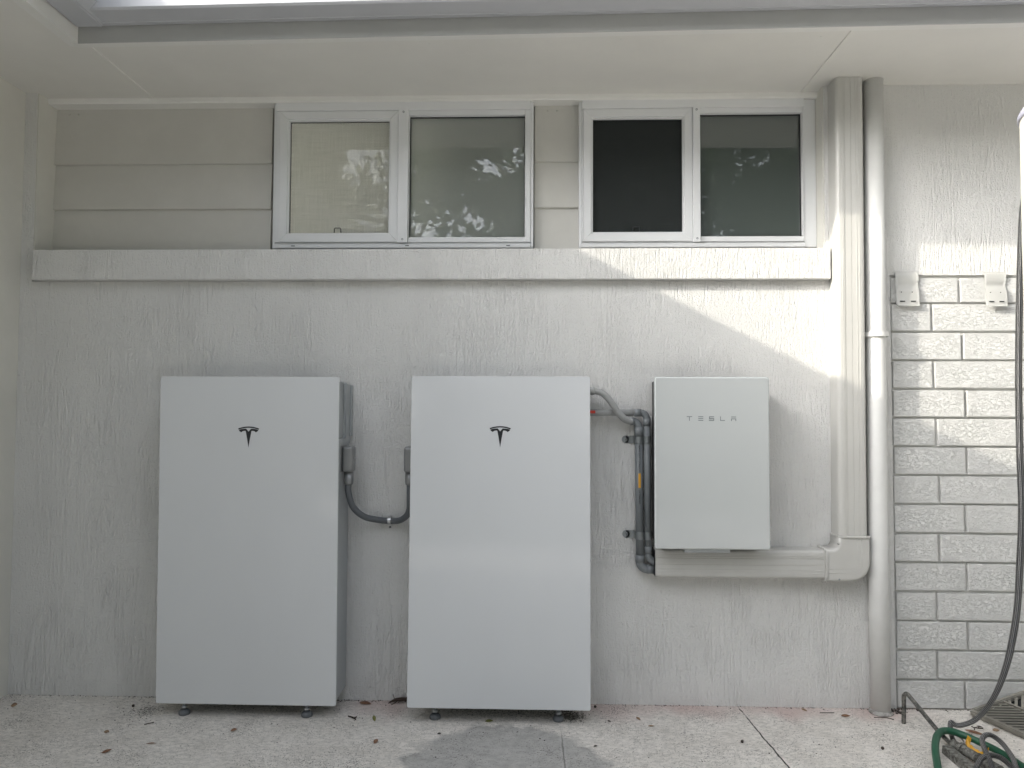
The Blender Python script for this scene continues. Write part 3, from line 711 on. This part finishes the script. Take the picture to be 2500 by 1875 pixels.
# pressed lines following the bend
for r0 in (.040, .026):
    P = [(1.006, -.0788, -.574+.052+r0-.012*0)] 
def bendline(off):
    cx, cz = ox1-.066, oz0+.066; rr = .066-off
    P = [(1.006, -.0778, oz0+off)]+[(cx+rr*math.sin(R(a)), -.0778, cz-rr*math.cos(R(a))) for a in range(0, 91, 10)]+[(ox1-off, -.0778, -.420)]
    return P
def bendline2(off, rr):
    cx, cz = ox1-off-rr, oz0+off+rr
    return [(1.006, -.0778, oz0+off)]+[(cx+rr*math.sin(R(a)), -.0778, cz-rr*math.cos(R(a))) for a in range(0, 91, 10)]+[(ox1-off, -.0778, -.420)]
tube(bm, bendline2(.030, .024), .0012, 6); tube(bm, bendline2(.044, .012), .0010, 6)
el = fin(bm, 'duct_elbow', PLAS, t)
bm = B(); P2 = [(x*1.0, y-.0055 if y < -.001 else y) for x, y in [(1.0455, 0), (1.0455, -.058), (1.050, -.070), (1.061, -.0765), (1.146, -.0765), (1.155, -.071), (1.1575, -.060), (1.1575, 0)]]
prism(bm, P2, 'z', -.424, -.417); 
P3 = [(0, -.576), (-.060, -.576), (-.0765, -.571), (-.082, -.560), (-.082, -.478), (-.0765, -.466), (-.060, -.4605), (0, -.4605)]
prism(bm, P3, 'x', 1.000, 1.0075); bmesh.ops.bevel(bm, geom=list(bm.edges), offset=.001, segments=1, affect='EDGES'); fin(bm, 'elbow_collar', PLAS, el)
bm = B(); lathe(bm, [(.0035, -.0765), (.0035, -.0786)], 1.047, -.5655, 10, 'y'); fin(bm, 'screw', DSTEEL, el)
bm = B(); prism(bm, [(1.020, -.452), (1.024, -.449), (1.035, -.457), (1.032, -.4605)], 'y', -.0790, -.0785) if False else box(bm, 1.0455, 1.0505, -.074, -.066, -.4465, -.4445); fin(bm, 'locking_notch', BLACK, el)

# ------------------------------------------------------------------ round downpipe
t = thing('round_downpipe', (1.2, -.03, F), 'round white painted pipe running down the wall to the slab beside the brickwork', 'pipe')
PR = .0325; PX = 1.2015
bm = B(); tube(bm, [(PX+.004, -.037, SZ-.001), (PX, -.037, .30), (PX-.004, -.037, -.5), (PX-.003, -.037, F+.01)], PR, 28); fin(bm, 'pipe', PIPEW, t)
bm = B(); P = [(PX+.0385*math.cos(a), -.037+.0385*math.sin(a)) for a in np.linspace(math.pi, 2*math.pi, 17)]
P = [(PX-.043, -.0005), (PX-.0385, -.0005)]+P+[(PX+.0385, -.0005), (PX+.046, -.0005)]
for i in range(len(P)-1): bm.faces.new([bm.verts.new((P[k][0], P[k][1], z)) for k, z in ((i, .276), (i+1, .276), (i+1, .293), (i, .293))])
bmesh.ops.remove_doubles(bm, verts=bm.verts, dist=1e-5); bmesh.ops.solidify(bm, geom=list(bm.faces), thickness=-.0025); fin(bm, 'pipe_strap', PIPEW, t)
bm = B(); lathe(bm, [(.040, F), (.039, F+.004), (.0355, F+.009), (.0333, F+.012)], PX-.003, -.037, 28)
for v in bm.verts: v.co.x += rng.uniform(-.002, .002); v.co.z += rng.uniform(-.001, .002)
fin(bm, 'base_mortar', OLDMORT, t)

# ------------------------------------------------------------------ strap tabs on the brickwork
def strap(x0, x1, zt, zb, amp, label):
    bm = B(); n = 26; Vr = []
    for i in range(n+1):
        k = i/n; z = zt+(zb-zt)*k
        y = -.006-.006*math.sin(min(1, k/.10)*math.pi/2)+amp*math.exp(-((k-.40)/.10)**2)-.006*k*k
        wv = .0015*math.exp(-((k-.36)/.12)**2)
        row = []
        for j in range(9):
            s = j/8; x = x0+(x1-x0)*s+(wv if s < .5 else -wv)*abs(2*s-1)+.0035*k*(1 if amp > .012 else 0)
            row.append(bm.verts.new((x, y-.002*math.sin(s*math.pi)*k, z)))
        Vr.append(row)
    for i in range(n):
        for j in range(8): bm.faces.new((Vr[i][j], Vr[i][j+1], Vr[i+1][j+1], Vr[i+1][j]))
    bmesh.ops.solidify(bm, geom=list(bm.faces), thickness=.0015)
    o = fin(bm, 'metal_strap', SHEET, None, ((x0+x1)/2, -.01, zb), smooth=True); tag(o, label, 'metal strap', 'straps hanging over the brickwork')
    w_ = x1-x0
    for f_ in (.24, .70):
        bm = B(); lathe(bm, [(.0018, -.010), (.0018, -.0165)], x0+w_*f_, zb+(zt-zb)*.40, 8, 'y'); fin(bm, 'punched_hole', BLACK, o)
        bm = B(); box(bm, x0+w_*(f_-.08), x0+w_*(f_+.12), -.0212, -.0170, zb+.0155, zb+.0185); fin(bm, 'slot', BLACK, o)
strap(1.283, 1.365, .515, .389, .004, 'white metal strap half in shadow, nearer the round pipe')
strap(1.596, 1.672, .513, .388, .006, 'white metal strap fully in sun, nearer the water tank')

# ------------------------------------------------------------------ water tank and its hose
TX, TY, TR = 1.473, -.75, .18
t = thing('water_tank', (TX, TY, F), 'tall cream water tank with a lilac-grey domed cap at the right edge', 'water tank')
bm = B(); lathe(bm, [(TR-.01, F+.03), (TR, F+.045), (TR, .800)], TX, TY, 64); fin(bm, 'tank_body', TANK, t)
bm = B(); lathe(bm, [(TR+.002, .798), (TR+.005, .801), (TR+.005, .812), (TR-.004, .828), (TR-.025, .845), (TR-.06, .860), (TR-.12, .870), (.015, .874)], TX, TY, 64); fin(bm, 'tank_cap', TCAP, t)
bm = B(); lathe(bm, [(TR-.03, F), (TR-.03, F+.03)], TX, TY, 32); fin(bm, 'tank_base', GROUT, t)
t = thing('steel_hose', (1.31, -.27, -.99), 'long braided stainless steel hose curving down from the tank to the old pipe', 'hose')
P = sweep([(1.72, -.06, .80), (1.66, -.13, .70), (1.613, -.19, .56), (1.600, -.20, .43), (1.590, -.20, .156), (1.588, -.20, -.114), (1.590, -.20, -.314), (1.575, -.205, -.512), (1.560, -.21, -.642), (1.530, -.215, -.775), (1.497, -.22, -.862), (1.466, -.225, -.915), (1.435, -.235, -.945), (1.395, -.25, -.968), (1.352, -.265, -.976), (1.326, -.27, -.975), (1.3125, -.272, -.966), (1.3095, -.272, -.975), (1.310, -.272, -.992), (1.314, -.272, -1.012), (1.317, -.275, -1.022)], 10)
P = resample(P, .0011)
bm = B(); L = len(P)
tube(bm, P, (lambda i: (.0102 if i < L*.80 else .0102-.0026*min(1, (i-L*.80)/(L*.08)))+.0009*(.5+.5*math.cos(i*2*math.pi/5))*(1 if i < L*.66 else max(0, 1-(i-L*.66)/(L*.06)))), 14, uvscale=40); fin(bm, 'hose_body', BRAID, t)
bm = B(); tube(bm, [(1.3105, -.272, -.990), (1.312, -.272, -1.003)], .0095, 12); tp = fin(bm, 'tape', TAPE, t)
bm = B(); P = sweep([(1.316, -.282, -.995), (1.329, -.292, -1.003), (1.336, -.300, -1.015), (1.338, -.315, -1.024), (1.341, -.330, -1.026)], 5)
for i in range(len(P)-1):
    w0, w1 = (.006*(1-i/len(P))**.7+.0006, .006*(1-(i+1)/len(P))**.7+.0006)
    bm.faces.new([bm.verts.new(p) for p in (P[i]+Vector((0, 0, w0)), P[i]-Vector((0, 0, w0)), P[i+1]-Vector((0, 0, w1)), P[i+1]+Vector((0, 0, w1)))])
bmesh.ops.remove_doubles(bm, verts=bm.verts, dist=1e-5); bmesh.ops.solidify(bm, geom=list(bm.faces), thickness=.0004); fin(bm, 'tape_tail', TAPE, tp)

# ------------------------------------------------------------------ old pipework on the slab
t = thing('standpipe', (1.28, -.3, F), 'dark weathered bent pipe rising from the slab and running to a mottled tee fitting', 'pipe')
bm = B(); P = sweep([(1.234, -.125, F-.01), (1.236, -.125, -.99), (1.2365, -.125, -.945), (1.2385, -.128, -.934), (1.243, -.133, -.930), (1.249, -.142, -.937), (1.262, -.18, -.962), (1.277, -.235, -.993), (1.283, -.29, -1.008), (1.285, -.335, -1.012)], 8)
tube(bm, P, .0068, 14); fin(bm, 'bent_pipe', OLDPIPE, t)
bm = B(); tube(bm, [(1.279, -.335, -1.003), (1.283, -.345, -1.006), (1.300, -.40, -1.008), (1.308, -.43, -1.010)], [.013, .0145, .0145, .0145], 16); tube(bm, [(1.289, -.366, -1.0045), (1.292, -.374, -1.005)], .0172, 16); tube(bm, [(1.306, -.425, -1.009), (1.325, -.50, -1.012)], .0165, 16)
fin(bm, 'tee_fitting', OLDGALV, t)
bm = B(); box(bm, 1.243, 1.272, -.50, -.345, F-.005, -1.006, bev=.003)
for v in bm.verts: v.co.x += rng.uniform(-.002, .002)
fin(bm, 'cover_plate', OLDGALV, t)
bm = B()
P = sweep([(1.318, -.345, -.985), (1.313, -.352, -1.0), (1.320, -.372, -1.013), (1.333, -.388, -1.018), (1.345, -.395, -1.008), (1.349, -.397, -1.001)], 4)
for i in range(len(P)-1):
    wz = lambda k: .011*(.7+.5*abs(math.sin(k*1.1)))
    bm.faces.new([bm.verts.new(p) for p in (P[i]+Vector((.007, .004, wz(i))), P[i]-Vector((.004, .004, wz(i))), P[i+1]-Vector((.004, .004, wz(i+1))), P[i+1]+Vector((.007, .004, wz(i+1))))])
bmesh.ops.remove_doubles(bm, verts=bm.verts, dist=1e-5); bmesh.ops.solidify(bm, geom=list(bm.faces), thickness=.0015); fin(bm, 'yellow_handle', YELL, t)

bm = B(); z = -1.017
P = sweep([(1.10, -.75, z), (1.128, -.62, z), (1.135, -.545, z+.004), (1.168, -.460, z+.018), (1.196, -.400, z+.03), (1.232, -.340, z+.034), (1.268, -.300, z+.034), (1.300, -.293, z+.032), (1.330, -.306, z+.026), (1.358, -.338, z+.020), (1.385, -.382, z+.014), (1.402, -.430, z+.008), (1.415, -.478, z+.003), (1.45, -.62, z), (1.50, -.80, z)], 10)
tube(bm, P, .0105, 18); o = fin(bm, 'garden_hose', GREEN, None, (1.28, -.3, -1.03)); tag(o, 'green rubber hose looping over the old pipe on the slab', 'hose')
bm = B()
P = resample(sweep([(1.15, -.70, -1.02), (1.210, -.575, -1.0), (1.240, -.535, -.985), (1.270, -.505, -.975), (1.300, -.492, -.97), (1.325, -.502, -.972), (1.338, -.53, -.985), (1.33, -.60, -1.005), (1.28, -.64, -1.01), (1.268, -.585, -.995), (1.290, -.51, -.975), (1.303, -.465, -.965), (1.322, -.420, -.960), (1.348, -.388, -.958), (1.370, -.376, -.96), (1.385, -.386, -.967), (1.386, -.416, -.972), (1.374, -.462, -.974), (1.356, -.512, -.974), (1.328, -.575, -.976), (1.30, -.70, -1.0)], 10), .003)
tube(bm, P, .0072, 14, uvscale=60); o = fin(bm, 'braided_hose', BRAID, None, (1.3, -.5, -1.03)); tag(o, 'short braided steel hose coiled at the bottom right corner', 'hose')

# ------------------------------------------------------------------ grate leaning at the wall
t = thing('drain_grate', (1.65, -.1, F), 'grey slotted drain grate lying against the foot of the brick wall', 'grate')
O = Vector((1.500, -.052, -1.022)); ux = Vector((.085, -.245, -.002)).normalized(); uy_ = Vector((.205, .047, .048)).normalized(); un_ = ux.cross(uy_).normalized()
if un_.z < 0: un_ = -un_
Lx, Ly = .42, .30
def G(a, b, c=0): return O+ux*a+uy_*b+un_*c
def gbar(bm, a0, b0, a1, b1, wd, h0, h1):
    d = Vector((a1-a0, b1-b0)).normalized(); n = Vector((-d.y, d.x))*wd/2
    q = [(a0+n.x, b0+n.y), (a1+n.x, b1+n.y), (a1-n.x, b1-n.y), (a0-n.x, b0-n.y)]
    lo = [bm.verts.new(G(*p, h0)) for p in q]; hi = [bm.verts.new(G(*p, h1)) for p in q]
    bm.faces.new(lo); bm.faces.new(hi[::-1])
    for i in range(4): bm.faces.new((lo[i], lo[(i+1) % 4], hi[(i+1) % 4], hi[i]))
bm = B(); wd = .016
gbar(bm, 0, 0, Lx, 0, wd, -.003, .014); gbar(bm, 0, Ly, Lx, Ly, wd, -.003, .014); gbar(bm, 0, .008, 0, Ly-.008, wd, -.003, .014); gbar(bm, Lx, .008, Lx, Ly-.008, wd, -.003, .014)
bmesh.ops.bevel(bm, geom=list(bm.edges), offset=.003, segments=2, affect='EDGES')
fin(bm, 'grate_frame', GRATE, t)
bm = B(); mid = Ly*.42
gbar(bm, .008, mid, Lx-.008, mid, .007, 0, .010)
k = -.14
while k < Lx:
    for b0, b1, s in ((.008, mid-.0035, 1), (mid+.0035, Ly-.008, -1)):
        a0, a1 = (k, k+.095) if s > 0 else (k+.095, k+.095-.14)
        # clip to the frame
        lo, hi = .008, Lx-.008
        A_, B2 = Vector((a0, b0)), Vector((a1, b1)); ts = [0., 1.]
        if abs(a1-a0) > 1e-6:
            t0, t1 = sorted(((lo-a0)/(a1-a0), (hi-a0)/(a1-a0))); t0 = max(0, t0); t1 = min(1, t1)
            if t0 < t1-.05:
                p, q = A_.lerp(B2, t0), A_.lerp(B2, t1); gbar(bm, p.x, p.y, q.x, q.y, .0085, .004, .0062)
    k += .0235
fin(bm, 'grate_slats', GRATE, t)
bm = B(); gbar(bm, .006, Ly/2, Lx-.006, Ly/2, Ly-.014, -.006, -.004); fin(bm, 'grate_void_sheet', BLACK, t)  # dark sheet put in for the shaded void under the slats

# ------------------------------------------------------------------ leaves, twigs, crumbs
def leaf(x, y, L, W, rot, mat, label, curl=.0012, lift_=.0006):
    L *= .9; W *= 1.1; tilt = rng.uniform(.15, .5); bm = B(); n = 8; top = []
    for i in range(n+1):
        k = i/n; w_ = W*math.sin(math.pi*min(1, k*.96+.02))**.8*(1-.25*k); zc = lift_+curl*math.sin(k*math.pi)
        top.append([(k-.5, s*w_/2/L, zc+abs(s)*curl*.6) for s in (-1, 0, 1)])
    c, s2 = math.cos(rot), math.sin(rot)
    V = [[bm.verts.new((x+L*(a*c-b*s2), y+L*(a*s2+b*c), F+z+.0005+tilt*(L*(a*s2+b*c)+.5*abs(W)))) for a, b, z in row] for row in top]
    for i in range(n):
        for j in range(2): bm.faces.new((V[i][j], V[i][j+1], V[i+1][j+1], V[i+1][j]))
    bmesh.ops.remove_doubles(bm, verts=bm.verts, dist=1e-5)
    bmesh.ops.solidify(bm, geom=list(bm.faces), thickness=.0004)
    o = fin(bm, 'fallen_leaf', mat, None, (x, y, F), smooth=True); tag(o, label, 'leaf', 'fallen leaves on the slab')
BR, TN, OL, DK = LEAFC
LV = [(-.972, -.281, .022, .011, .3, BR, 'small brown curled leaf in front of the left battery'),
      (-1.189, -.385, .034, .005, .1, BR, 'thin brown leaf strip left of the left battery, near the slab edge'),
      (-1.294, -.448, .030, .012, .5, BR, 'reddish brown leaf nearest the bottom left corner'),
      (-1.373, -.311, .018, .012, 0, TN, 'small tan leaf left of the left battery'),
      (-1.817, -.112, .022, .020, .4, TN, 'tan crumpled leaf near the left wall corner'),
      (-.60, -.035, .050, .020, -.2, BR, 'brown leaf against the wall between the two batteries'),
      (-.539, -.170, .030, .012, -1.2, OL, 'olive leaf between the batteries'),
      (-.496, -.346, .020, .014, 1.1, BR, 'pinkish brown leaf left of the cement patch'),
      (-.152, -.172, .030, .014, .2, OL, 'pale olive leaf under the edge of the middle battery'),
      (-.306, -.277, .014, .008, 0, DK, 'small dark leaf at the top of the cement patch'),
      (.189, -.347, .014, .008, .3, DK, 'small dark leaf on the right rim of the cement patch'),
      (.249, -.157, .014, .006, -.6, DK, 'dark leaf right of the middle battery'),
      (.350, -.130, .024, .010, -1.0, TN, 'tan leaf below the conduits by the wall'),
      (.384, -.190, .024, .005, 0, TN, 'thin straw-coloured leaf below the conduits'),
      (.938, -.032, .022, .010, -.6, TN, 'tan leaf by the wall under the duct elbow'),
      (1.061, -.080, .034, .010, 0, BR, 'orange brown leaf left of the round pipe foot'),
      (1.425, -.200, .062, .013, -.35, BR, 'long reddish brown leaf behind the green hose'),
      (1.506, -.178, .026, .014, .1, TN, 'tan leaf by the corner of the grate'),
      (1.355, -.285, .026, .014, .6, BR, 'brown leaf above the yellow handle'),
      (1.322, -.298, .030, .018, -.3, TN, 'tan leaf touching the tee fitting'),
      (1.470, -.150, .022, .006, -.3, DK, 'narrow dark leaf between hose and grate')]
for a in LV: leaf(*a)
for nm, lab, pts, r in (('fallen_twig', 'dark branching twig on the slab near the grate', [[(1.440, -.172), (1.449, -.158), (1.462, -.160), (1.473, -.165)], [(1.449, -.158), (1.443, -.150)], [(1.462, -.160), (1.466, -.150)]], .0016),
                   ('fallen_twig', 'thin brown twig beside the round pipe foot', [[(1.155, -.083), (1.19, -.088), (1.215, -.098)]], .0012),
                   ('fallen_twig', 'short straight twig on the pink slab edge', [[(.985, -.05), (1.033, -.053)]], .0012),
                   ('fallen_twig', 'dark splintered twig just right of the left battery', [[(-.632, -.150), (-.612, -.165), (-.600, -.178)], [(-.612, -.165), (-.600, -.160)], [(-.612, -.165), (-.622, -.158)]], .0022),
                   ('fallen_twig', 'small forked twig left of the left battery', [[(-1.285, -.245), (-1.272, -.24), (-1.262, -.228)]], .0014)):
    bm = B()
    for q in pts: tube(bm, sweep([(x, y, F+r+.0005+.002*(i % 2)) for i, (x, y) in enumerate(q)], 4), r, 6)
    tag(fin(bm, nm, TWIG, None, (pts[0][0][0], pts[0][0][1], F)), lab, 'twig', 'twigs on the slab')
# strip of bark behind the middle battery
bm = B()
tube(bm, sweep([(-.515, -.030, F+.006), (-.49, -.022, F+.012), (-.45, -.022, F+.014), (-.38, -.03, F+.010)], 4), [.002, .003, .0045, .006, .007, .007, .007, .007, .007, .006, .006, .005, .004], 8)
for q in (((-.498, -.022, F+.012), (-.505, -.018, F+.03)), ((-.50, -.02, F+.006), (-.52, -.03, F+.002)), ((-.49, -.025, F+.006), (-.505, -.045, F+.002))): tube(bm, q, .0012, 5)
tag(fin(bm, 'bark_strip', TWIG, None, (-.45, -.02, F)), 'dark strip of bark lying against the wall left of the middle battery', 'bark')
# crumbs and gum nuts : scattered bits nobody could count
bm = B()
def crumb(x, y, r):
    m = Matrix.Translation((x, y, F+r*.5)) @ Matrix.Diagonal((1+rng.random(), .6+rng.random()*.6, .55, 1)) 
    bmesh.ops.create_icosphere(bm, subdivisions=1, radius=r, matrix=Matrix.Translation((x, y, F+r*.45)) @ Matrix.Rotation(rng.random()*3, 4, 'Z') @ Matrix.Diagonal((1.3, .8, .6, 1)))
for _ in range(420):
    x = rng.uniform(-1.9, 1.75); y = -abs(rng.gauss(0, .24))-.004
    if y > -.75: crumb(x, y, rng.choice((.0008, .001, .0014, .0018))*rng.uniform(.7, 1.3))
for _ in range(260):
    x = rng.uniform(-1.9, 1.6); crumb(x, -abs(rng.gauss(0, .008))-.002, rng.uniform(.001, .0028))
for _ in range(120): crumb(rng.gauss(-1.34, .05), min(-.01, rng.gauss(-.13, .06)), rng.uniform(.0008, .002))
for _ in range(90): crumb(rng.gauss(.12, .035), min(-.01, rng.gauss(-.09, .03)), rng.uniform(.0010, .0026))
for _ in range(60): crumb(rng.gauss(1.262, .012), min(-.004, rng.gauss(-.022, .012)), rng.uniform(.002, .004))
o = fin(bm, 'leaf_litter', LEAFC[3]); tag(o, kind='stuff'); tag(o, 'fine dark crumbs and specks scattered over the slab', 'litter')
for x, y, lab in ((1.073, -.328, 'black gum nut right of the slab joint'), (.652, -.298, 'black gum nut left of the slab joint'), (-1.403, -.096, 'black gum nut near the left battery'), (.212, -.035, 'black gum nut by the wall beside the middle battery'), (1.335, -.017, 'black gum nut at the foot of the brick wall')):
    bm = B(); lathe(bm, [(.002, F), (.0045, F+.002), (.005, F+.005), (.0035, F+.008), (.0015, F+.0085)], x, y, 10); tag(fin(bm, 'gum_nut', LEAFC[3], None, (x, y, F)), lab, 'seed pod', 'gum nuts on the slab')

# ------------------------------------------------------------------ garden behind the photographer (seen as reflections; side trees added to block low sky)
def tree(x, y, h, rad, seed, mat, label, nleaf=13000):
    t = thing('garden_tree', (x, y, F), label, 'tree', 'trees at the back of the garden'); r = np.random.default_rng(seed); q = random.Random(seed)
    bm = B(); top = F+h*.62
    trunk = [(x, y, F), (x+.08, y, F+h*.2), (x-.05, y+.06, F+h*.42), (x+.05, y, top)]
    tube(bm, sweep(trunk, 5), lambda i: .16-.007*i, 10)
    cl = []
    for k in range(9):
        a = q.uniform(0, 6.28); L = q.uniform(.45, .95)*rad; z = F+h*q.uniform(.45, .92); st_ = Vector((x, y, F+h*q.uniform(.25, .45)))
        en = Vector((x+L*math.cos(a), y+L*math.sin(a), z)); tube(bm, sweep([st_, st_.lerp(en, .5)+Vector((0, 0, .2)), en], 4), lambda i: .06-.006*i, 6); cl.append(en)
    fin(bm, 'trunk', BARK, t)
    for _ in range(22): cl.append(Vector((x+q.uniform(-1, 1)*rad*.8, y+q.uniform(-1, 1)*rad*.6, F+h*q.uniform(.22, .95))))
    C = np.array([list(c) for c in cl]); idx = r.integers(0, len(C), nleaf); cr = r.uniform(.35, .95, len(C))*rad*.42
    d = r.normal(size=(nleaf, 3)); d /= np.linalg.norm(d, axis=1)[:, None]; p = C[idx]+d*(cr[idx]*r.random(nleaf)**.45)[:, None]
    a = r.normal(size=(nleaf, 3)); a /= np.linalg.norm(a, axis=1)[:, None]; b = np.cross(a, r.normal(size=(nleaf, 3))); b /= np.linalg.norm(b, axis=1)[:, None]
    s = r.uniform(.07, .15, nleaf)[:, None]
    V = np.stack([p-a*s, p+b*s*.5, p+a*s, p-b*s*.5], 1).reshape(-1, 3); V[:, 2] = np.maximum(V[:, 2], F+.1)+H
    org = np.array(ORG[t.name]); me = bpy.data.meshes.new('crown'); me.from_pydata((V-org).tolist(), [], np.arange(nleaf*4).reshape(-1, 4).tolist())
    me.materials.append(mat); o = bpy.data.objects.new('crown', me); COL.objects.link(o); o.parent = t
kinds = [('broad dark tree at the back of the garden, leftmost of the row', -3.6, -13.0, 7.6, 2.7), ('dense bushy tree behind the photographer, straight across from the batteries', .1, -12.2, 7.4, 2.7),
         ('tall loose tree across from the right window', 3.4, -12.6, 7.6, 2.7), ('rounded mid-green tree right of the tall loose one', 6.8, -12.4, 7.4, 2.8),
         ('dark tree standing behind a gap in the back row', 1.8, -15.5, 8.2, 2.8), ('pale tree in the far right corner of the garden', 10.0, -9.6, 7.0, 2.8),
         ('spreading tree added on the right boundary to block low sky, farther from the house', 9.4, -5.4, 6.4, 2.6), ('spreading tree added on the right boundary to block low sky, close to the house', 8.8, -1.2, 6.0, 2.6),
         ('bushy tree added left of the lawn to block low sky beyond the side wing', -5.6, -9.6, 5.4, 2.3)]
for i, (lab, x, y, h, rd) in enumerate(kinds): tree(x, y, h, rd, 11+i, FOL[i % 2], lab)
t = thing('back_fence', (3, -10.2, F), 'grey-green sheet metal fence across the back of the garden', 'fence')
FEN = paint('fence_sheet', (.16, .19, .17), .5, .05, .001, 5)
bm = B(); x = -6.
while x < 16: prism(bm, [(x, -10.2), (x+.06, -10.23), (x+.14, -10.23), (x+.2, -10.2), (x+.2, -10.205), (x+.14, -10.235), (x+.06, -10.235), (x, -10.205)], 'z', F, F+1.35); x += .2
fin(bm, 'fence_sheet', FEN, t)
for k in range(10):
    bm = B(); box(bm, -6+2.4*k, -5.94+2.4*k, -10.199, -10.15, F, F+1.4); fin(bm, 'post', FEN, t)

S.render.engine = 'CYCLES'
S.cycles.max_bounces = 8; S.cycles.diffuse_bounces = 5; S.cycles.glossy_bounces = 4; S.cycles.transparent_max_bounces = 8
